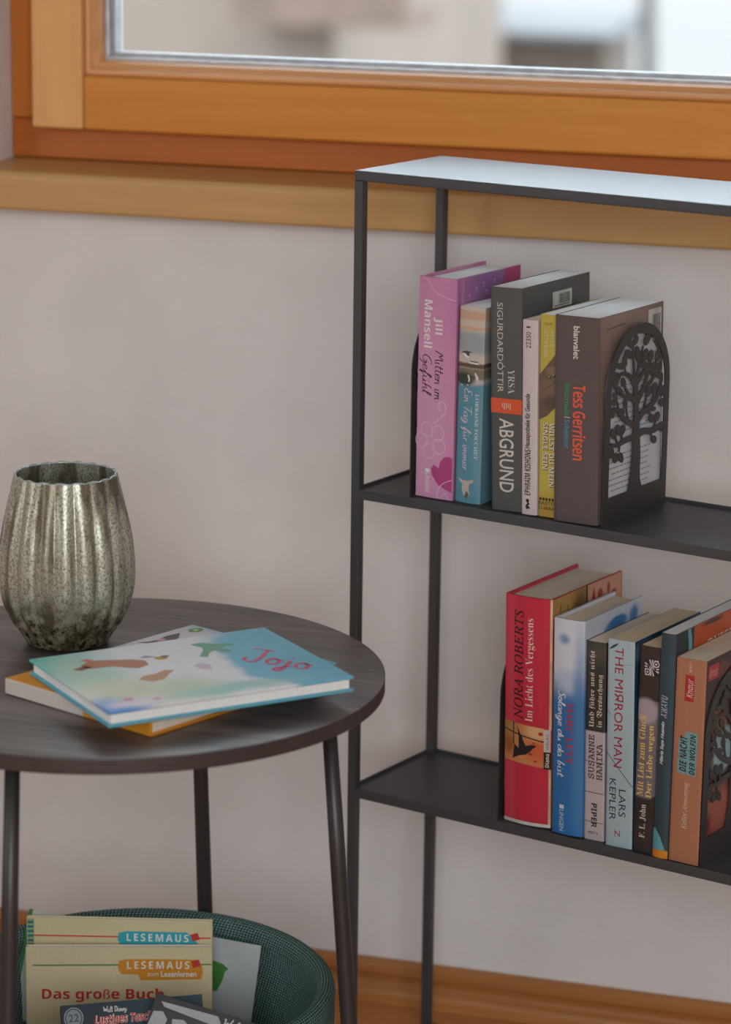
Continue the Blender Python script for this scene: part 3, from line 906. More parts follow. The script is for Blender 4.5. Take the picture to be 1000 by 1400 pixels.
b2.shape('bird_print', [[(.14, .873), (.24, .880), (.33, .884), (.52, .884), (.66, .879), (.76, .876), (.74, .890), (.60, .902), (.58, .935), (.64, .950), (.50, .985), (.36, .955), (.30, .925), (.33, .905), (.20, .890)]], ink((186, 172, 158)), .0003)
b2.shape('bird_print', [[(.50, .935), (.60, .955), (.50, .984), (.42, .965)]], ink((92, 88, 84)), .0004)

# --- 3 dark grey paperback
DGREY = printed('print_dark_grey', (84, 84, 82), [((.02, .06, .17), (.03, .06, .03), (84, 86, 88), .8)], 0.01, 30)
b3 = Book('paperback_book', 'tall dark grey paperback with an orange band on its spine', 0.1606, 0.0328, 0.0185, 0.2065, -1.9, 0.124, ZB - .0004, DGREY, PAGE_W, False, 0.0004)
b3.down('author_lettering', 'SIGURDARDÓTTIR', .068, .467, .22, .46, (198, 190, 184), 'sans')
b3.down('author_lettering', 'YRSA', .362, .470, .56, .78, (198, 190, 184), 'serif', weight=-.01)
b3.patch('orange_band', 0.0, 1.0, .494, .560, ink((214, 84, 48)))
text_on(b3.root, 'publisher_lettering', 'btb', b3.spine, (.66, .513), (-.30, 0), (0, .030), ink((206, 178, 150)), 'serif')
b3.down('title_lettering', 'ABGRUND', .583, .915, .27, .74, (204, 198, 194), 'sans', weight=.01)
b3.shape('printed_band', [[(0.0, .0905), (.012, .0905), (.012, .104), (0.0, .104)]], ink((214, 84, 48)), .0002, b3.side)
barcode(b3, .055, .090, .181, .196)

# --- 4 thin white paperback
GW = printed('print_grey_white', (204, 190, 190), [], 0, 1)
b4 = Book('paperback_book', 'thin greyish white paperback with condensed black spine title on the middle shelf', 0.1852, 0.0158, 0.0165, 0.1795, -1.3, 0.115, ZB, GW, PAGE_C, False, 0.0009)
b4.up('number_lettering', '22350', .060, .143, .26, .60, (44, 40, 42))
b4.up('author_lettering', 'EPHRAIM KISHONS', .662, .898, .22, .62, (30, 28, 32), 'bold')
b4.up('title_lettering', 'Hausapotheke für Gesunde', .376, .655, .22, .66, (30, 28, 32), 'sans', weight=.02)
b4.shape('emblem', [oval(.42, .036, .16, .005, 8)], ink((60, 56, 60)))
b4.shape('emblem', [[(.30, .925), (.44, .915), (.56, .925), (.50, .935), (.60, .945), (.46, .95), (.62, .965), (.34, .972), (.30, .955), (.42, .94)]], ink((34, 32, 36)))

# --- 5 yellow paperback with wooden fish picture
YEL = printed('print_olive_yellow', (186, 168, 74), [((0, 0, .008), (9, 9, .012), (176, 140, 60), .6)], .004, 60)
b5 = Book('paperback_book', 'olive yellow paperback with a brown wood picture and white spine title', 0.2026, 0.0178, 0.0185, 0.1860, -1.05, 0.115, ZB, YEL, PAGE_W, False, 0.0004)
b5.across('number_lettering', '16 679', .038, .052, .28, .72, (112, 98, 44))
b5.down('author_lettering', 'PETER', .080, .155, .60, .82, (208, 200, 160), 'sans', weight=-.01)
b5.down('author_lettering', 'SOVERK', .080, .212, .26, .50, (208, 200, 160), 'sans', weight=-.01)
WP = printed('print_wood_picture', (104, 84, 70), [((.004, 0, .135), (.006, 9, .004), (132, 106, 86), .5), ((-.003, 0, .118), (.02, 9, .010), (120, 96, 80), .6), ((.004, 0, .106), (.008, 9, .006), (92, 72, 60), .5)], .006, 120)
b5.shape('wood_picture', [[(0.0, .298), (1.0, .182), (1.0, .445), (.5, .495), (0.0, .52)]], WP, .0002)
b5.line('wood_crack', [(.12, .380), (.5, .355), (.98, .325)], .0005, ink((58, 44, 36)), .0003)
b5.shape('bead_eye', [oval(.60, .305, .10, .008, 8), oval(.84, .295, .10, .008, 8)], ink((50, 40, 34)), .0003)
b5.shape('bead_eye', [oval(.58, .303, .05, .004, 6), oval(.82, .293, .05, .004, 6)], ink((176, 166, 150)), .00035)
for q, c, of in ((.012, (84, 74, 44), .0003), (0.0, (212, 204, 186), .0004)):
    b5.down('title_lettering', 'WILLST DU MEIN', .530 + q / 3, .845 + q / 3, .62 + q * 3, .92 + q * 3, c, 'bold', off=of)
    b5.down('title_lettering', 'SINGLE SEIN', .530 + q / 3, .762 + q / 3, .24 + q * 3, .54 + q * 3, c, 'bold', off=of)
b5.shape('publisher_mark', [[(.08 + k * .18, .905), (.20 + k * .18, .905), (.20 + k * .18, .918), (.08 + k * .18, .918)] for k in range(5)], ink((44, 36, 24)))
b5.across('publisher_lettering', 'BASTEI', .922, .940, .04, .97, (60, 50, 30))
b5.across('publisher_lettering', 'LÜBBE', .944, .964, .04, .97, (60, 50, 30))

# --- 6 thick brown paperback
BRN = printed('print_umber', (92, 80, 80), [], .0, 30)
b6 = Book('paperback_book', 'thick brown paperback with orange author name, rightmost on the middle shelf', 0.2353, 0.0452, 0.0140, 0.1885, -1.25, 0.119, ZB, BRN, PAGE_W, False, 0.0004)
b6.side_art(printed('print_umber_cover', (92, 76, 74), [((.0227, .055, .185), (.1, .06, .030), (142, 120, 112), .6), ((.0227, .012, .12), (.1, .014, .07), (140, 116, 108), .6),
              ((.0227, .008, .03), (.1, .01, .05), (112, 98, 94), .7), ((.0227, .105, .1), (.1, .02, .07), (110, 92, 88), .5)], .008, 30))
b6.down('publisher_lettering', 'blanvalet', .047, .205, .42, .56, (212, 206, 204), 'sans', weight=.02)
b6.down('author_lettering', 'Tess Gerritsen', .328, .692, .42, .72, (222, 92, 62), 'bold', spacing=.93)
b6.down('title_lettering', 'Blutmale', .328, .483, .23, .355, (62, 134, 104), 'sans', weight=.02)
b6.down('title_lettering', '|', .487, .491, .23, .355, (200, 196, 190))
b6.down('title_lettering', 'Scheintot', .500, .640, .23, .355, (74, 134, 164), 'sans', weight=.02)
barcode(b6, .090, .115, .155, .184)
b6.shape('text_panel', [[(.0105, .022), (.1175, .022), (.1175, .120)] + [(.064 + .0535 * math.cos(a), .118 + .048 * math.sin(a)) for a in [math.pi * k / 12 for k in range(1, 12)]] + [(.0105, .120)]],
         plain('panel_paper', (206, 204, 208), .7, 0, .03, 30), .0002, b6.side)
mb = MB()
rnd = random.Random(5)
for k in range(19):
    z = .027 + k * .0052
    if 60 < z * 1000 < 82 and k % 5:
        continue
    y = .016 + rnd.uniform(0, .012)
    ye = .098 - rnd.uniform(0, .006)
    while y < ye:
        wd = rnd.uniform(.003, .009)
        mb.flat([(y, z), (min(y + wd, ye), z), (min(y + wd, ye), z + .0011), (y, z + .0011)], b6.side, .0003)
        y += wd + .0011
mb.build('blurb_lettering', ink((134, 132, 138)), b6.root)['kind'] = 'stuff'
b6.shape('blurb_heading', [[(.074, .078), (.081, .079), (.080, .0815), (.075, .081)], [(.086, .081), (.096, .081), (.095, .083), (.087, .083)]], ink((96, 158, 190)), .00035, b6.side)
b6.shape('blurb_heading', [[(.012, .1760), (.046, .1772), (.046, .1782), (.012, .1772)]], ink((90, 76, 74)), .0003, b6.side)

# --- A red hardcover in its jacket
RED = printed('print_red', (190, 46, 66), [((-.018, 0, .1), (.006, 9, .2), (198, 66, 82), .8)], .0, 60)
bA = Book('hardcover_book', 'thick red hardcover with a dove picture on its spine, leftmost on the lower shelf', 0.1927, 0.0500, 0.0160, 0.2195, -1.1, 0.1305, ZC, RED, PAGE_C, True, 0.0040)
bA.side_art(printed('print_dove_cover', (176, 136, 74), [((.025, .050, .2), (.1, .014, .02), (110, 80, 44), .6), ((.025, .103, .2), (.1, .039, .2), (196, 140, 112), .08), ((.025, .135, .2), (.1, .006, .2), (160, 52, 50), .3)], .003, 60))
bA.up('author_lettering', 'NORA ROBERTS', .062, .535, .22, .43, (52, 18, 28), 'italic', shear=-.10, weight=.010)
bA.up('title_lettering', 'Im Licht des Vergessens', .090, .540, .48, .68, (226, 204, 196), 'serif', weight=-.012)
DOVE = printed('print_dove_picture', (196, 130, 84), [((-.021, 0, .095), (.010, 9, .020), (168, 124, 70), .5), ((.014, 0, .075), (.014, 9, .012), (202, 98, 62), .6), ((.012, 0, .092), (.012, 9, .009), (212, 168, 120), .5),
               ((-.020, 0, .075), (.007, 9, .008), (156, 90, 50), .6)], .005, 90)
bA.patch('dove_picture', 0.0, .86, .553, .725, DOVE, .00012, .010, .012)
DK = ink((34, 30, 34))
bA.shape('dove_print', [[(.30, .565), (.34, .585), (.385, .602), (.42, .614), (.45, .632), (.50, .650), (.58, .643), (.68, .640), (.72, .646), (.66, .655), (.58, .675), (.50, .688), (.34, .698), (.20, .716), (.22, .690), (.24, .650), (.34, .665), (.34, .615)]], DK, .0003)
bA.line('window_bar_print', [(.22, .553), (.22, .60), (.22, .648)], .0013, DK, .00025)
bA.line('window_bar_print', [(.0, .590), (.3, .604), (.86, .622)], .0012, DK, .00025)
bA.shape('blossom_print', [oval(.60, .683, .05, .006, 7), oval(.70, .712, .04, .005, 7), oval(.80, .588, .05, .008, 7), oval(.66, .632, .03, .004, 6)], ink((170, 44, 40)), .00028)
bA.patch('publisher_panel', .86, .985, .567, .665, ink((192, 186, 184)), .0002)
bA.patch('publisher_panel', .86, 1.0, .665, .741, ink((26, 24, 26)), .0002)
bA.up('publisher_lettering', 'Diana', .672, .732, .885, .965, (214, 206, 200), 'bold')
bA.up('publisher_lettering', 'VERLAG', .585, .658, .90, .955, (70, 66, 66))
bA.patch('jacket_hem', 0.0, 1.0, .986, 1.0, plain('jacket_paper', (206, 196, 190), .7), .0003)
bA.patch('jacket_edge', .955, 1.0, .0, .567, plain('jacket_edge_cream', (200, 168, 140), .7), .00016)
bA.patch('jacket_edge', .955, 1.0, .741, .986, plain('jacket_edge_cream', (200, 168, 140), .7), .00016)
bA.shape('cover_band', [[(.001, .150), (.1300, .150), (.1300, .1932), (.001, .1932)]], ink((176, 40, 44)), .00015, bA.side)
bA.shape('blossom_print', [[(.070, .200), (.076, .216), (.080, .200)], oval(.088, .206, .005, .006, 9), oval(.104, .209, .003, .006, 7), oval(.114, .203, .006, .003, 7)], ink((158, 58, 50)), .0002, bA.side)
bA.shape('window_bar_print', [[(.061, .18), (.064, .18), (.064, .2194), (.061, .2194)], [(.013, .195), (.014, .195), (.0145, .212), (.0135, .212)], [(.026, .195), (.027, .195), (.027, .209), (.026, .209)]], DK, .0002, bA.side)

# --- B blue sky hardcover
SKY = printed('print_blue_sky', (52, 112, 172), [((0, 0, .215), (9, 9, .072), (204, 206, 216), .28), ((0, 0, .148), (.010, 9, .010), (176, 190, 212), .7), ((.012, 0, .08), (.006, 9, .09), (72, 124, 176), .8),
              ((-.004, 0, .187), (.005, 9, .0045), (120, 144, 180), .7), ((.016, .060, .192), (.003, .020, .006), (52, 112, 168), .3), ((.016, .040, .181), (.003, .008, .010), (52, 112, 168), .3),
              ((.016, .092, .192), (.003, .008, .010), (70, 124, 172), .5)], .006, 60)
bB = Book('hardcover_book', 'blue and white sky-patterned hardcover beside the thick red book', 0.2376, 0.0320, 0.0125, 0.2060, -1.1, 0.110, ZC, SKY, PAGE_C, True, 0.0024)
bB.down('author_lettering', 'MARC LEVY', .380, .668, .46, .70, (176, 54, 68), 'serif')
bB.hand_down('title_lettering', 'Solange du da bist', .330, .728, .18, .44, (224, 228, 232), thick=.0009)
bB.down('publisher_lettering', 'LINGEN', .885, .985, .27, .42, (190, 208, 222))
bB.shape('publisher_mark', [[(.27, .862), (.42, .862), (.42, .880), (.27, .880)]], ink((200, 212, 222)))

# --- C black and grey paperback
bC = Book('paperback_book', 'narrow paperback with black upper half and blackletter title on the lower shelf', 0.2643, 0.0205, 0.0150, 0.1895, -1.25, 0.118, ZL + .0002, printed('print_plaster_pink', (188, 174, 176), [((0, 0, .17), (9, 9, .0655), (58, 54, 50), .012), ((.002, 0, .18), (.012, 9, .01), (78, 74, 66), .8)], 0.0, 60), PAGE_C, False, .0004)
bC.up('title_lettering', 'Und fuhre uns nicht', .045, .428, .20, .52, (206, 196, 184), 'fraktur', dots=(0.30,))
bC.up('title_lettering', 'in Versuchung', .160, .425, .60, .92, (206, 196, 184), 'fraktur')
bC.up('author_lettering', 'SUSANNE', .468, .688, .20, .50, (48, 44, 48), 'mono', weight=.008)
bC.up('author_lettering', 'HANIKA', .507, .690, .62, .90, (48, 44, 48), 'mono', weight=.008)
for t_ in (.60, .755, .905):
    bC.patch('board_line', 0, 1, t_, t_ + .0032, ink((74, 66, 70)), .0002, .002, .002)
bC.down('publisher_lettering', 'PIPER', .812, .935, .38, .66, (34, 30, 34), 'bold')
bC.across('number_lettering', '30072', .955, .969, .22, .72, (70, 64, 68))

# --- D pale blue paperback
PBLUE = printed('print_pale_blue', (166, 184, 192), [], 0, 80)
bD = Book('paperback_book', 'pale blue paperback with thin red title running down its spine', 0.2921, 0.0272, 0.0118, 0.1965, -1.25, 0.128, ZL + .0002, PBLUE, PAGE_T, False, .0005)
bD.side_art(printed('print_deep_blue', (36, 72, 96), [((.014, .02, .185), (.1, .02, .008), (96, 122, 136), .6)], .01, 60))
bD.down('title_lettering', 'THE MIЯROR MAN', .036, .612, .28, .62, (160, 42, 54), 'sans')
bD.down('author_lettering', 'LARS', .716, .848, .50, .76, (50, 56, 66))
bD.down('author_lettering', 'KEPLER', .670, .872, .14, .38, (50, 56, 66))
bD.down('publisher_lettering', 'Z', .916, .950, .36, .56, (160, 42, 54))
bD.line('crack_print', [(.0, .545), (.5, .62), (1.0, .695)], .0006, ink((34, 44, 56)), .0003)
bD.shape('feather_print', [[(.04, .050), (.20, .028), (.42, .014), (.34, .030), (.18, .044)]], ink((64, 74, 84)), .0003)
bD.line('crack_print', [(.25, .11), (.6, .115), (.98, .108)], .0003, ink((112, 128, 138)), .0003)
bD.line('crack_print', [(.02, .345), (.10, .352), (.14, .365)], .0005, ink((50, 60, 70)), .0003)

# --- E dark brown hardcover
DBR = printed('print_dark_brown', (60, 50, 48), [((0, -.002, .098), (9, .02, .0465), (116, 108, 112), .02), ((-.002, -.002, .134), (.012, .02, .012), (168, 150, 158), .25)], .0015, 60)
bE = Book('paperback_book', 'dark brown glossy book with gold double title on its spine', 0.3168, 0.0215, 0.0132, 0.1948, .2, 0.118, ZC, DBR, PAGE_T, False, .0016)
bE.up('title_lettering', 'Mit List zum Gluck', .330, .728, .10, .44, (224, 190, 104), 'serif', dots=(0.86,))
bE.up('title_lettering', 'Der Liebe wegen', .376, .730, .54, .88, (224, 190, 104), 'serif')
bE.up('author_lettering', 'F. L. John', .765, .930, .32, .62, (206, 194, 190), 'serif')
bE.patch('publisher_mark', .28, .92, .062, .138, ink((36, 30, 32)), .00015)
mb = MB()
for k in range(20):
    if k in (2, 3, 12, 13):
        continue
    a = 2 * math.pi * k / 20 + .08
    x1_, y1_ = .60 + .32 * max(-1, min(1, 1.35 * math.cos(a))), .100 + .038 * max(-1, min(1, 1.35 * math.sin(a)))
    dx, dy = -math.sin(a) * .035, math.cos(a) * .0042
    mb.flat([(.60, .100), (x1_ + dx, y1_ + dy), (x1_ - dx, y1_ - dy)], bE.spine, .0003)
for cx, cy in ((.80, .080), (.42, .121)):
    mb.flat(oval(cx, cy, .14, .0165), bE.spine, .00035)
mb.build('publisher_mark', ink((206, 196, 198)), bE.root)
mb = MB()
for cx, cy in ((.80, .080), (.42, .121)):
    mb.flat(oval(cx, cy, .10, .0115), bE.spine, .0004)
mb.build('publisher_mark', ink((36, 30, 32)), bE.root)
mb = MB()
for cx, cy in ((.80, .080), (.42, .121)):
    mb.flat(oval(cx, cy, .045, .0052), bE.spine, .00045)
mb.build('publisher_mark', ink((206, 196, 198)), bE.root)
bE.shape('dark_slant_print', [[(0, .800), (1.0, .715), (1.0, .70), (1.0, .86), (0, .86)]], ink((50, 40, 38)), .0001)  # dark brown print ending the grey field on a slant

# --- F thin dark teal book
TEAL = printed('print_dark_teal', (54, 72, 82), [((-.008, 0, .1), (.003, 9, .2), (58, 82, 92), .6), ((-.001, 0, .01), (.006, 9, .03), (52, 66, 70), .5)], .0, 50)
bF = Book('paperback_book', 'slim tall dark teal paperback with silver lettering and an orange foot band', 0.3368, 0.0152, 0.0085, 0.2115, .2, 0.1385, ZC, TEAL, PAGE_W, False, .0024)
bF.side_art(printed('print_orange_cover', (188, 84, 40), [((.0075, -.02, .2), (.1, .054, .5), (46, 58, 64), .04), ((.0075, .070, .2085), (.1, .020, .0022), (84, 60, 46), .4)], .003, 50))
bF.up('title_lettering', 'AWAYU', .272, .372, .22, .66, (158, 164, 168), 'bolditalicsans')
bF.up('author_lettering', 'Hilaria Supa Huamán', .388, .578, .28, .58, (206, 206, 206), 'sans', weight=.03, shear=.3)
bF.patch('foot_band', 0, 1, .964, 1.0, ink((216, 130, 34)), .0002)
bF.shape('leaf_print', [[(.0, .870), (.20, .868), (.55, .905), (.85, .963), (.0, .963)]], ink((96, 156, 170)), .0002)
bF.shape('leaf_print', [[(.0265, .17), (.031, .17), (.0298, .200), (.026, .2114), (.021, .2114)]], ink((110, 160, 170)), .00025, bF.side)
text_on(bF.root, 'title_lettering', 'QUICHUA', bF.side, (.060, .1835), (.080, .001), (0, .0095), ink((214, 204, 198)), 'bold')

# --- G tan brown paperback
TAN = printed('print_tan', (170, 116, 88), [], 0, 60)
bG = Book('paperback_book', 'tan brown paperback with a blue title label, rightmost on the lower shelf', 0.3602, 0.0297, 0.0085, 0.1915, .2, 0.118, ZC, TAN, PAGE_C, False, .0004)
bG.side_art(printed('print_wolf_cover', (62, 46, 46), [((.015, .035, .045), (.1, .03, .022), (160, 88, 74), .4), ((.015, .010, .03), (.1, .012, .016), (116, 40, 42), .5), ((.015, .028, .125), (.1, .012, .014), (134, 84, 66), .5),
              ((.015, .040, .100), (.1, .022, .020), (146, 172, 178), .2), ((.015, .080, .15), (.1, .02, .02), (150, 160, 164), .4), ((.015, .03, .178), (.1, .02, .006), (104, 62, 58), .5)], .022, 70))
bG.up('number_lettering', '61611', .018, .062, .42, .53, (208, 196, 186))
bG.patch('publisher_label', .32, .63, .078, .205, ink((172, 46, 44)), .0002)
bG.up('publisher_lettering', 'Knaur', .095, .185, .38, .60, (222, 196, 188), 'sansitalic', off=.0004)
bG.shape('title_label', [[(.40, .355), (.76, .352), (.82, .358), (.80, .565), (.18, .560), (.16, .50), (.22, .48), (.18, .45), (.20, .385), (.30, .392), (.38, .378)]], ink((116, 156, 160)), .0002)
bG.up('title_lettering', 'DIE NACHT', .375, .550, .24, .48, (28, 30, 34), 'bolditalicsans', off=.0004)
bG.up('title_lettering', 'DER WOLFIN', .362, .558, .53, .76, (28, 30, 34), 'bolditalicsans', off=.0004, dots=(.58,), doty=.86)
bG.up('author_lettering', 'Kelley Armstrong', .600, .832, .40, .62, (208, 190, 178), 'italic', weight=.006)
bG.shape('publisher_label', [[(.004, .172), (.024, .172), (.024, .186), (.004, .186)]], ink((176, 56, 52)), .0002, bG.side)
text_on(bG.root, 'publisher_lettering', 'Knaur', bG.side, (.006, .175), (.016, 0), (0, .008), ink((216, 170, 160)), 'sansitalic', off=.0004)

# ------------------------------------------------------------------ round side table
TC = Vector((-0.1245, -0.5143, 0))
TR, TZ = 0.2385, 0.5
tab_w, nt, p = base_mat('black_stained_ash', 0.38, 0, 1.0)
v = coords(nt, (3.0, 60, 60), (0, 0, math.radians(8)))
n = noise(nt, v, 2.2, 5, 0.65)
v2 = coords(nt, (1.2, 14, 14), (0, 0, math.radians(8)))
n2 = noise(nt, v2, 2.0, 3, 0.5)
mm_ = nt.nodes.new('ShaderNodeMath')
mm_.operation = 'MULTIPLY'
nt.links.new(n.outputs['Fac'], mm_.inputs[0])
nt.links.new(n2.outputs['Fac'], mm_.inputs[1])
cr = nt.nodes.new('ShaderNodeValToRGB')
cr.color_ramp.elements[0].position = 0.15
cr.color_ramp.elements[1].position = 0.38
cr.color_ramp.elements[0].color = lin((56, 50, 50))
cr.color_ramp.elements[1].color = lin((116, 106, 106))
nt.links.new(mm_.outputs[0], cr.inputs['Fac'])
nt.links.new(cr.outputs['Color'], p.inputs['Base Color'])
bump(nt, p, n.outputs['Fac'], 0.35, 0.0006)
EDGE = plain('table_edge_black', (62, 53, 54), 0.45, 0, 0.05, 80)
table = thing('side_table', 'round black-stained wooden side table on four splayed black metal legs', 'table', TC)
n_ = 128
prof = [(0.0, 0.4995), (TR - 0.0012, 0.4995), (TR - 0.0002, 0.499), (TR, 0.4982)]
rows = [[(0, 0, TZ)] * n_]
top = MB()
top.prism([(TR * math.cos(2 * math.pi * k / n_), TR * math.sin(2 * math.pi * k / n_)) for k in range(n_)], lambda x, y, t: (x, y, t), TZ - 0.0006, TZ)
top.build('tabletop', tab_w, table, 0.0006, 2)
top = MB()
top.prism([(TR * math.cos(2 * math.pi * k / n_), TR * math.sin(2 * math.pi * k / n_)) for k in range(n_)], lambda x, y, t: (x, y, t), TZ - 0.0140, TZ - 0.0006)
top.build('table_edge', EDGE, table, 0.0012, 2)
LEG = plain('leg_black_metal', (48, 44, 46), 0.4, 0.0, 0.04, 300, spec=0.6)
for k in range(4):
    a = math.radians(-1.2 + 90 * k)
    A = Vector((0.200 * math.cos(a), 0.200 * math.sin(a), TZ - 0.0141))
    B = Vector((0.238 * math.cos(a), 0.238 * math.sin(a), 0.0))
    rows = []
    for (f, r) in ((0, 0.0062), (0.3, 0.0070), (0.99, 0.0078), (1.0, 0.0070)):
        c = A.lerp(B, f)
        rows.append([(c.x + r * math.cos(q), c.y + r * math.sin(q), c.z) for q in [2 * math.pi * j / 20 for j in range(20)]])
    mb = MB().quadgrid(rows, closed_v=True)
    mb.f.append(tuple(range(20)))
    mb.f.append(tuple(range(60, 80)))
    lg = mb.build('leg', LEG, table, smooth=True)
    MB().box(A.x - 0.012, A.x + 0.012, A.y - 0.012, A.y + 0.012, TZ - 0.0155, TZ - 0.0141).build('mounting_plate', LEG, lg)

# ------------------------------------------------------------------ mercury glass vase
vm, nt, p = base_mat('mercury_glass', 0.3, 0.5, 0.5)
v = coords(nt, (1, 1, 0.75))
nA = noise(nt, v, 620, 3, 0.7)
nB = noise(nt, v, 130, 4, 0.75)
sep = nt.nodes.new('ShaderNodeSeparateXYZ')
tc = nt.nodes.new('ShaderNodeTexCoord')
nt.links.new(tc.outputs['Object'], sep.inputs[0])
mr = nt.nodes.new('ShaderNodeMapRange')
mr.inputs['From Min'].default_value = 0.055
mr.inputs['From Max'].default_value = 0.022
nt.links.new(sep.outputs['Z'], mr.inputs['Value'])
mixn = nt.nodes.new('ShaderNodeMix')
nt.links.new(mr.outputs['Result'], mixn.inputs[0])
nt.links.new(nA.outputs['Fac'], mixn.inputs[2])
nt.links.new(nB.outputs['Fac'], mixn.inputs[3])
cr = nt.nodes.new('ShaderNodeValToRGB')
cr.color_ramp.elements[0].position = 0.34
cr.color_ramp.elements[1].position = 0.56
cr.color_ramp.elements[0].color = lin((104, 98, 78))
cr.color_ramp.elements[1].color = lin((196, 196, 178))
nt.links.new(mixn.outputs[0], cr.inputs['Fac'])
crb = nt.nodes.new('ShaderNodeValToRGB')
crb.color_ramp.elements[0].position = 0.40
crb.color_ramp.elements[1].position = 0.60
crb.color_ramp.elements[0].color = lin((44, 38, 24))
crb.color_ramp.elements[1].color = lin((184, 176, 146))
nt.links.new(nB.outputs['Fac'], crb.inputs['Fac'])
mxc = nt.nodes.new('ShaderNodeMix')
mxc.data_type = 'RGBA'
nt.links.new(mr.outputs['Result'], mxc.inputs[0])
nt.links.new(cr.outputs['Color'], mxc.inputs[6])
nt.links.new(crb.outputs['Color'], mxc.inputs[7])
nS = noise(nt, coords(nt, (1, 1, 0.05)), 70, 2, 0.5)          # amber streaks painted in place of the dark reflected bands
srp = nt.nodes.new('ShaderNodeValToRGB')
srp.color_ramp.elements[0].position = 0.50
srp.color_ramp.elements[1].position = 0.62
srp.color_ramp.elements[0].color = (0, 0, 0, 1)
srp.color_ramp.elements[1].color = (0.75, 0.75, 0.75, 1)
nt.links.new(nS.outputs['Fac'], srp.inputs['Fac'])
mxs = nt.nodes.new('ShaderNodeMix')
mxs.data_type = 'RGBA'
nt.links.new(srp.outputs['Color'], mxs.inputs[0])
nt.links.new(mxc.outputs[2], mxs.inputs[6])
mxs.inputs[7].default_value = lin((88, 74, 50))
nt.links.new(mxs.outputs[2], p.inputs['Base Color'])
rr = nt.nodes.new('ShaderNodeMapRange')
rr.inputs['To Min'].default_value = 0.34
rr.inputs['To Max'].default_value = 0.18
nt.links.new(mr.outputs['Result'], rr.inputs['Value'])
nt.links.new(rr.outputs['Result'], p.inputs['Roughness'])
bump(nt, p, mixn.outputs[0], 0.12, 0.0004)
rim_m, nt, p = base_mat('clear_glass_rim', 0.08, 0, 0.8)
p.inputs['Base Color'].default_value = lin((190, 200, 206))
p.inputs['Transmission Weight'].default_value = 0.35
vase = thing('vase', 'ribbed mottled silver-green mercury glass vase standing on the round table', 'vase', (-0.1950, -0.4435, TZ + 0.0002))
PR = [(0.0, 0.0335), (0.0012, 0.0362), (0.006, 0.0392), (0.0117, 0.0424), (0.0215, 0.0492), (0.032, 0.0544), (0.042, 0.0577), (0.0525, 0.0597), (0.063, 0.0602), (0.0728, 0.0601), (0.084, 0.0593),
      (0.0935, 0.0583), (0.107, 0.0560), (0.120, 0.0533), (0.138, 0.0493), (0.1545, 0.0458)]


def flute(r, z, a, inset=0.0):
    nfl = 19
    d = abs(math.sin(a * nfl / 2 + 0.35))
    k = 0.070 * min(1, z / 0.03) * (1 - 0.62 * max(0, (z - 0.115) / 0.040))
    return (r - inset) * (1 + k * (d - 0.72))


def vase_rows(inset, zs):
    return [[(flute(r, z, a, inset) * math.cos(a), flute(r, z, a, inset) * math.sin(a), z) for a in [2 * math.pi * j / 300 for j in range(300)]] for z, r in zs]


def dense(PR):
    out = []
    for (z0, r0), (z1, r1) in zip(PR, PR[1:]):
        for j in range(3):
            f = j / 3
            out.append((z0 + (z1 - z0) * f, r0 + (r1 - r0) * f))
    out.append(PR[-1])
    return out


DP = dense(PR)
mb = MB().quadgrid(vase_rows(0, DP), closed_v=True)
mb.f.append(tuple(range(300)))
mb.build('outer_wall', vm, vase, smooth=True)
inn = [(max(z, 0.004), r) for z, r in DP]
mb = MB().quadgrid(vase_rows(0.0022, inn[2:]), closed_v=True)
mb.f.append(tuple(range(300)))
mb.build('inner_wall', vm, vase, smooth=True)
rz, rr_ = PR[-1]
rows = []
for j in range(300):
    a = 2 * math.pi * j / 300
    ro_, ri_ = flute(rr_, rz, a), flute(rr_, rz, a, 0.0022)
    zz = rz + 0.0006 * math.sin(19 * a + .7)
    ring_ = []
    for q in range(7):
        t = math.pi * q / 6
        m_, h_ = (ro_ + ri_) / 2, (ro_ - ri_) / 2
        ring_.append(((m_ + h_ * math.cos(t)) * math.cos(a), (m_ + h_ * math.cos(t)) * math.sin(a), (rz - 0.0002 if q in (0, 6) else zz) + 0.0013 * math.sin(t)))
    rows.append(ring_)
MB().quadgrid(rows, closed_u=True).build('glass_rim', rim_m, vase, smooth=True)


# ------------------------------------------------------------------ two picture books lying on the table
class FlatBook:
    """hardcover lying flat; origin at its left corner, x along the long edge away from the viewer, y (negative) to the viewer"""

    def __init__(s, name, label, corner, ang, L, W, T, mats, z):
        s.root = thing(name, label, 'book', (corner[0], corner[1], z), (0, 0, ang))
        s.L, s.W, s.T = L, W, T
        c = 0.0026
        MB().box(0, L, -W, 0, T - c, T).build('front_cover', mats[0], s.root, 0.0009, 2)
        MB().box(0, L, -W, 0, 0, c).build('back_cover', mats[1], s.root, 0.0009, 2)
        MB().box(0.003, L - 0.003, -W + 0.003, -0.003, c, T - c).build('page_block', mats[2], s.root)
        s.top = lambda x, y, off: (x, -y, T + off)


ORANGE = (222, 148, 34)
low_cov = printed('print_orange_blue_cover', (222, 150, 36), [((.205, -.09, 0), (.115, .30, 1), (112, 182, 204), .03), ((.17, -.02, 0), (.055, .05, 1), (214, 214, 220), .4)], .004, 20)
low_back = printed('print_orange_back', (214, 138, 30), [((.0, -.0, 0), (.09, .13, 1), (196, 186, 176), .05), ((.22, -.10, 0), (.10, .30, 1), (112, 176, 198), .05)], .0, 20)
lb = FlatBook('picture_book', 'orange and light blue picture book lying underneath on the round table', (-0.1830, -0.6060), math.radians(66.3), 0.2260, 0.1740, 0.0140, (low_cov, low_back, PAGE_C), TZ + 0.0002)
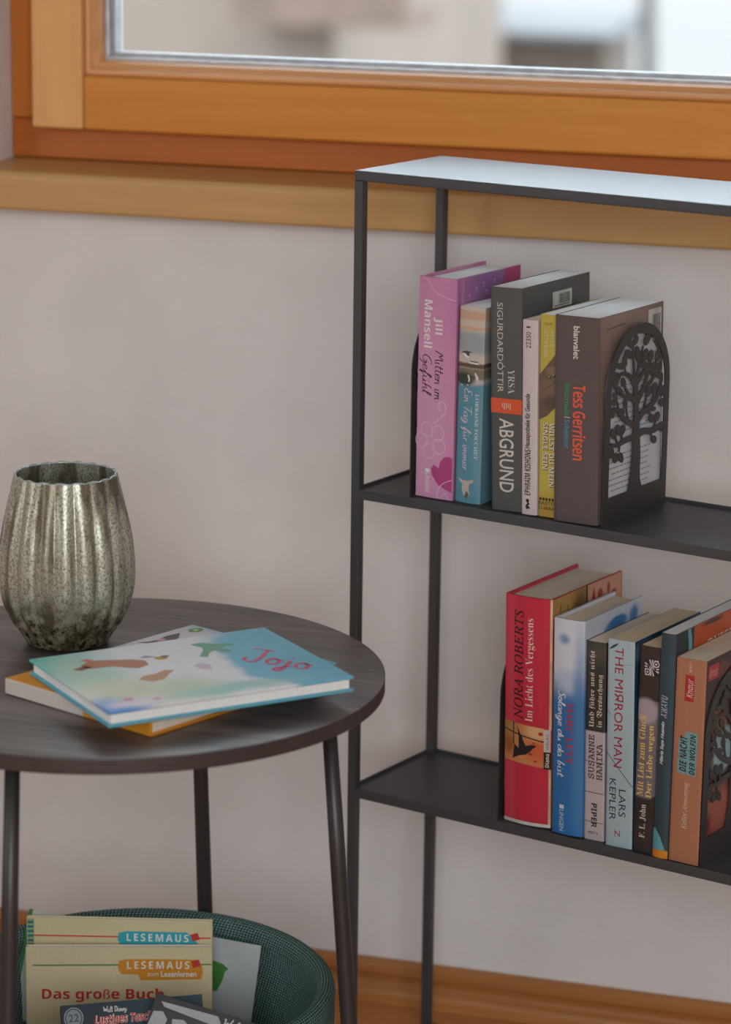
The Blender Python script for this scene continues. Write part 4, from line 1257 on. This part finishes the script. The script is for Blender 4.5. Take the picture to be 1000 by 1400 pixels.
# spine strip on the near left edge
MB().box(-0.0006, 0.0026, -0.1725, 0, 0.0004, 0.0136).build('spine', printed('print_orange_spine', (206, 196, 190), [((0, -.150, 0), (.1, .055, 1), (214, 140, 32), .02)], 0, 20), lb.root, 0.0006, 2)
jojo_art = printed('print_meadow_cover', (222, 226, 230), [
    ((.196, -.100, 0), (.052, .075, 1), (104, 180, 208), .12), ((.215, -.150, 0), (.040, .040, 1), (104, 180, 208), .2), ((.205, -.040, 0), (.050, .050, 1), (110, 184, 210), .3),
    ((.0, -.0, 0), (.050, .075, 1), (104, 196, 190), .6), ((.03, -.06, 0), (.028, .05, 1), (176, 206, 190), .7),
    ((.040, -.125, 0), (.036, .036, 1), (206, 206, 180), .8), ((.085, -.135, 0), (.030, .030, 1), (188, 204, 180), .8),
    ((.012, -.160, 0), (.026, .026, 1), (92, 146, 206), .5), ((.030, -.150, 0), (.022, .012, 1), (216, 206, 216), .6),
    ((.120, -.150, 0), (.05, .012, 1), (150, 196, 190), .7)], .030, 28)
jb = FlatBook('picture_book', 'light blue meadow picture book with pink title lying on top on the round table', (-0.1675, -0.5915), math.radians(46.0), 0.2230, 0.1660, 0.0135,
              (jojo_art, printed('print_cyan_back', (96, 172, 194), [], 0, 1), PAGE_W), TZ + 0.0145)
ex = jb.top


def blob(name, pts, rgb, book=jb, off=.00015):
    MB().flat(pts, book.top, off).build(name, ink(rgb), book.root)


hand_on(jb.root, 'title_lettering', 'Jojo', jb.top, (.160, .082), (.036, .054), (.024, -.030), ink((206, 58, 104)), .0032, slant=.05)
blob('fox_print', [(.030, .040), (.040, .030), (.052, .030), (.066, .036), (.078, .040), (.086, .048), (.084, .060), (.072, .066), (.064, .060), (.056, .052), (.046, .050), (.036, .050)], (176, 116, 84))
blob('fox_print', [(.036, .024), (.043, .022), (.048, .029), (.042, .031)], (206, 110, 88))
blob('fox_print', [(.020, .046), (.034, .040), (.038, .046), (.026, .052)], (140, 76, 66))
blob('hare_print', [(.058, .096), (.066, .088), (.078, .086), (.090, .080), (.096, .084), (.086, .094), (.078, .104), (.066, .106)], (186, 136, 100))
blob('bee_print', oval(.101, .047, .006, .005, 9), (196, 150, 62))
blob('bee_print', oval(.106, .044, .004, .003, 7), (96, 80, 92), off=.0002)
blob('wing_print', [(.084, .040), (.092, .034), (.100, .043)], (150, 140, 170))
blob('dragon_print', [(.140, .022), (.150, .020), (.160, .028), (.172, .032), (.176, .040), (.166, .038), (.160, .044), (.166, .052), (.158, .056), (.152, .046), (.144, .052), (.138, .062), (.132, .058), (.142, .044), (.146, .034)], (104, 164, 132))
blob('rabbit_print', [(.116, .080), (.124, .074), (.130, .084), (.126, .096), (.118, .092)], (204, 186, 204))
blob('flower_print', oval(.028, .142, .005, .004, 7), (206, 128, 160))
blob('flower_print', oval(.050, .150, .004, .003, 7), (206, 140, 170))
# bird and badge on the book below, beyond the upper book's edge
blob('bird_print', [(.150, .006), (.160, .012), (.170, .013), (.182, .010), (.198, .012), (.186, .022), (.176, .026), (.166, .022), (.156, .016)], (88, 62, 74), lb)
blob('bird_print', [(.166, .013), (.176, .013), (.174, .019), (.167, .018)], (206, 150, 150), lb, .0002)
blob('cover_badge', oval(.214, .016, .008, .006, 10), (110, 158, 104), lb)
blob('cover_badge', oval(.214, .016, .003, .002, 8), (206, 214, 170), lb, .0002)

# ------------------------------------------------------------------ woven basket with children's books
bk_m, nt, p = base_mat('green_woven_felt', 0.95, 0, 0.2)
uvn = nt.nodes.new('ShaderNodeUVMap')
mp = nt.nodes.new('ShaderNodeMapping')
mp.inputs['Scale'].default_value = (1.0, 1.0, 1)
nt.links.new(uvn.outputs[0], mp.inputs[0])
sep = nt.nodes.new('ShaderNodeSeparateXYZ')
nt.links.new(mp.outputs[0], sep.inputs[0])


def mth(op, a, b=None):
    m_ = nt.nodes.new('ShaderNodeMath')
    m_.operation = op
    for i, q in enumerate((a, b)):
        if q is None:
            continue
        if isinstance(q, (int, float)):
            m_.inputs[i].default_value = q
        else:
            nt.links.new(q, m_.inputs[i])
    return m_.outputs[0]


U_ = mth('MULTIPLY', sep.outputs['X'], 2 * math.pi * 150)
V_ = mth('MULTIPLY', sep.outputs['Y'], 2 * math.pi * 30)
su = mth('SINE', mth('ADD', U_, V_))
sv = mth('SINE', mth('SUBTRACT', U_, mth('MULTIPLY', V_, 1.6)))
wv = mth('MULTIPLY', su, sv)
fn_ = noise(nt, coords(nt), 700, 3, 0.6)
hgt = mth('ADD', mth('MULTIPLY', wv, 0.5), mth('MULTIPLY', fn_.outputs['Fac'], 1.0))
cr = nt.nodes.new('ShaderNodeValToRGB')
cr.color_ramp.elements[0].position = 0.25
cr.color_ramp.elements[1].position = 1.0
cr.color_ramp.elements[0].color = lin((20, 48, 50))
cr.color_ramp.elements[1].color = lin((140, 174, 168))
nt.links.new(hgt, cr.inputs['Fac'])
nt.links.new(cr.outputs['Color'], p.inputs['Base Color'])
bump(nt, p, hgt, 0.8, 0.0012)
BC = Vector((-0.1134, -0.4854, 0.0002))
basket = thing('basket', 'dark green woven fabric storage basket under the round table', 'basket', BC)


def lathe_uv(name, prof, mat, parent, n=160):
    mb = MB().quadgrid([[(r * math.cos(2 * math.pi * j / n), r * math.sin(2 * math.pi * j / n), z) for j in range(n)] for r, z in prof], closed_v=True)
    o = mb.build(name, mat, parent, smooth=True)
    me = o.data
    uv = me.uv_layers.new(name='UVMap')
    ln = [0.0]
    for (r0, z0), (r1, z1) in zip(prof, prof[1:]):
        ln.append(ln[-1] + math.hypot(r1 - r0, z1 - z0))
    for poly in me.polygons:
        js = [me.loops[l].vertex_index % n for l in poly.loop_indices]
        wrap = max(js) - min(js) > n / 2
        for l in poly.loop_indices:
            vi = me.loops[l].vertex_index
            j, i = vi % n, vi // n
            if wrap and j == 0:
                j = n
            uv.data[l].uv = (j / n, ln[i] / 0.2)
    return o


outer_p = [(0.0, 0.0), (0.145, 0.0), (0.156, 0.004), (0.161, 0.02), (0.166, 0.06), (0.171, 0.10), (0.1755, 0.14), (0.1785, 0.17), (0.1785, 0.186)]
rim_p = [(0.1785, 0.186), (0.1790, 0.193), (0.1775, 0.199), (0.1740, 0.2025), (0.1700, 0.2035), (0.1660, 0.202), (0.1630, 0.198), (0.1618, 0.192), (0.1620, 0.187)]
inner_p = [(0.1620, 0.187), (0.1640, 0.17), (0.1620, 0.14), (0.1605, 0.10), (0.158, 0.06), (0.154, 0.022), (0.146, 0.009), (0.0, 0.009)]
lathe_uv('outer_wall', outer_p, bk_m, basket)
lathe_uv('rolled_rim', rim_p, bk_m, basket)
lathe_uv('inner_wall', inner_p, bk_m, basket)


def slab_book(name, label, top_left, yaw, tilt, roll, W, H, T, cover, pages=PAGE_C, group=None):
    """upright booklet hung from its top left front corner: x width, y away, z up"""
    t = thing(name, label, 'book', top_left, (0, 0, 0), group)
    t.rotation_euler = (Matrix.Rotation(yaw, 3, 'Z') @ Matrix.Rotation(-tilt, 3, 'X') @ Matrix.Rotation(roll, 3, 'Y')).to_euler()
    c = 0.0006
    MB().box(0, W, 0, c, -H, 0).build('front_cover', cover, t, 0.0002, 1)
    MB().box(0, W, T - c, T, -H, 0).build('back_cover', cover, t, 0.0002, 1)
    MB().box(-0.0003, c, 0, T, -H, 0).build('spine', cover, t, 0.0002, 1)
    MB().box(c, W - 0.001, c, T - c, -H + 0.001, -0.001).build('page_block', pages, t)
    return t


def face(x, y, off):
    return (x, -off, -y)


YAW = math.radians(17)
CREAM = printed('print_cream', (206, 190, 152), [], 0, 1, rough=.5)
# back reader
r1 = slab_book('picture_book', 'cream reading booklet with turquoise banner standing behind the orange-bannered one in the basket', (-0.2490, -0.4215, 0.2210), math.radians(15.5), math.radians(3), math.radians(0), 0.1735, 0.206, 0.006, CREAM, PAGE_W)
r2 = slab_book('picture_book', 'cream reading booklet with orange banner and red heading in the basket', (-0.2402, -0.4445, 0.2010), math.radians(18.8), math.radians(3), math.radians(0), 0.1725, 0.186, 0.008, CREAM, PAGE_W)


def reader_print(r, k, line_rgb, ban_rgb, y0, sq):
    mb = MB().flat([(0.006, y0 + .0095), (.172, y0 + .0085), (.172, y0 + .0098), (0.006, y0 + .0108)], face, .0002)
    mb.build('printed_rule', ink(line_rgb), r)
    B = [(.086, .0045), (.094, .0030), (.128, .0030), (.160, .0035), (.163, .009), (.164, .0155), (.162, .0225), (.106, .0235), (.104, .018), (.088, .0175), (.085, .012)]
    if not sq:
        B = [(.086, .0045), (.094, .0030), (.150, .0030), (.158, .010), (.162, .0175), (.163, .0235), (.106, .0235), (.104, .018), (.088, .0175), (.085, .012)]
    MB().flat([(x, y0 + y + .001) for x, y in B], face, .00035).build('printed_banner', ink(ban_rgb), r)
    text_on(r, 'title_lettering', 'LESEMAUS', face, (.0935, y0 + .0135), (.058, 0), (0, -.0075), ink((222, 216, 206)), 'bold', off=.0005, spacing=1.35)
    text_on(r, 'title_lettering', 'zum', face, (.1125, y0 + .0205), (.010, 0), (0, -.003), ink((222, 216, 206)), 'sans', off=.0005)
    text_on(r, 'title_lettering', 'Lesenlernen', face, (.1250, y0 + .0212), (.0330, 0), (0, -.0058), ink((222, 216, 206)), 'sans', off=.0005, weight=.02)
    mb = MB().flat([(.1530, y0 + .006), (.1600, y0 + .004), (.1620, y0 + .0105), (.1550, y0 + .0125)], face, .0006)
    mb.build('printed_red_booklet', ink((190, 44, 38)), r)


reader_print(r1, 1, (196, 52, 34), (40, 160, 176), .0075, False)
reader_print(r2, 2, (66, 124, 70), (204, 132, 28), .0075, True)
mb = MB()
for k in range(6):
    mb.flat([(.0005, .0035 + k * .0044), (.0062, .0035 + k * .0044), (.0062, .0060 + k * .0044), (.0005, .0060 + k * .0044)], face, .0003)
mb.build('edge_pattern', ink((34, 112, 124)), r1)
MB().flat([(.0, .001), (.0066, .001), (.0066, .0300), (.0, .0300)], face, .00015).build('edge_strip', ink((150, 168, 110)), r1)
text_on(r2, 'title_lettering', 'Das große Buch', face, (.0145, .0535), (.113, 0), (0, -.0135), ink((190, 34, 26)), 'bold', off=.0004)

# white sheet-like booklet, turned, with a green picture
r3 = slab_book('picture_book', 'thin white booklet with green picture behind the cream booklets', (-0.1900, -0.3715, 0.2085), math.radians(9), math.radians(0), math.radians(7), 0.1500, 0.150, 0.003,
               printed('print_white_booklet', (188, 190, 192), [], 0, 1), PAGE_W)
MB().flat([(.106, .022), (.116, .024), (.122, .028), (.119, .032), (.118, .040), (.114, .052), (.106, .054)], face, .0002).build('green_print', ink((66, 130, 58)), r3)
r4 = slab_book('picture_book', 'white booklet with green spine edge leaning at the left behind the table leg', (-0.2520, -0.4090, 0.2230), math.radians(17), math.radians(2), math.radians(11), 0.1300, 0.110, 0.004,
               printed('print_white_green', (190, 192, 186), [((0, 0, -.1), (.004, 1, .2), (74, 128, 78), .1)], 0, 1), PAGE_W)

# two comic paperbacks lying back on the others
NAVY = printed('print_navy', (34, 44, 58), [((.11, 0, -.01), (.05, 1, .06), (30, 62, 76), .8)], .01, 30)
r5 = slab_book('comic_book', 'dark blue comic paperback numbered 22 with red title in the basket', (-0.1625, -0.5450, 0.1945), math.radians(26), math.radians(34), math.radians(-2), 0.1260, 0.130, 0.015, NAVY, PAGE_C)
MB().flat(oval(.0105, .0120, .0086, .0096, 24), face, .0002).build('number_badge', ink((150, 152, 154)), r5)
MB().flat(oval(.0105, .0120, .0077, .0087, 24), face, .0003).build('number_badge', ink((34, 44, 58)), r5)
MB().flat(oval(.0105, .0120, .0068, .0077, 24), face, .0004).build('number_badge', ink((130, 134, 138)), r5)
text_on(r5, 'number_lettering', '22', face, (.0060, .0152), (.0090, 0), (0, -.0066), ink((34, 40, 50)), 'bold', off=.0005)
hand_on(r5, 'publisher_lettering', 'Walt Disney', face, (.0370, .0092), (.0210, 0), (0, -.0052), ink((206, 204, 200)), .0007, off=.0004)
text_on(r5, 'title_lettering', 'Lustiges Taschenbuch', face, (.0285, .0222), (.0780, 0), (0, -.0115), ink((224, 208, 200)), 'bolditalicsans', off=.0004, weight=.045)
text_on(r5, 'title_lettering', 'Lustiges Taschenbuch', face, (.0285, .0222), (.0780, 0), (0, -.0115), ink((196, 48, 40)), 'bolditalicsans', off=.0005)
for c_ in list(r5.children):
    if c_.name.startswith('spine'):
        pass
text_on(r5, 'spine_lettering', 'Lustiges', lambda x, y, o_: (-.0004 - o_, x, -y), (.003, .040), (0, -.034), (.009, 0), ink((190, 188, 186)), 'bolditalicsans', off=.0003)
DARK = printed('print_charcoal', (46, 42, 46), [((.05, 0, -.04), (.05, 1, .03), (66, 60, 64), .8)], .01, 30)
r6 = slab_book('comic_book', 'charcoal comic paperback with white line art lying askew over the blue one', (-0.0770, -0.5290, 0.2125), math.radians(17), math.radians(32), math.radians(16.5), 0.1260, 0.130, 0.015, DARK, PAGE_C)
LT = ink((168, 166, 168))
MB().flat([(.006, .006), (.058, .004), (.062, .009), (.058, .013), (.010, .010)], face, .0002).build('line_art', LT, r6)
for pts in ([(.002, .016), (.010, .014), (.016, .020), (.014, .034), (.006, .040), (.0, .034)], [(.020, .018), (.030, .016), (.040, .022), (.036, .034), (.024, .038)]):
    MB().flat(pts, face, .0002).build('line_art', LT, r6)
MB().flat([(.024, .022), (.032, .020), (.035, .025), (.031, .031), (.026, .032)], face, .0003).build('line_art', ink((60, 56, 60)), r6)
hand_on(r6, 'publisher_lettering', 'Walt Disney', face, (.0640, .0120), (.0400, 0), (0, -.0085), ink((196, 194, 194)), .0011, off=.0004)
text_on(r6, 'title_lettering', 'Lustiges', face, (.0400, .0310), (.0500, 0), (0, -.0140), ink((190, 70, 58)), 'bolditalicsans', off=.0004)

bpy.data.curves.remove(KEEP_FONT)
SC.cycles.use_denoising = True
SC.cycles.max_bounces = 8
SC.cycles.caustics_reflective = False
SC.cycles.caustics_refractive = False
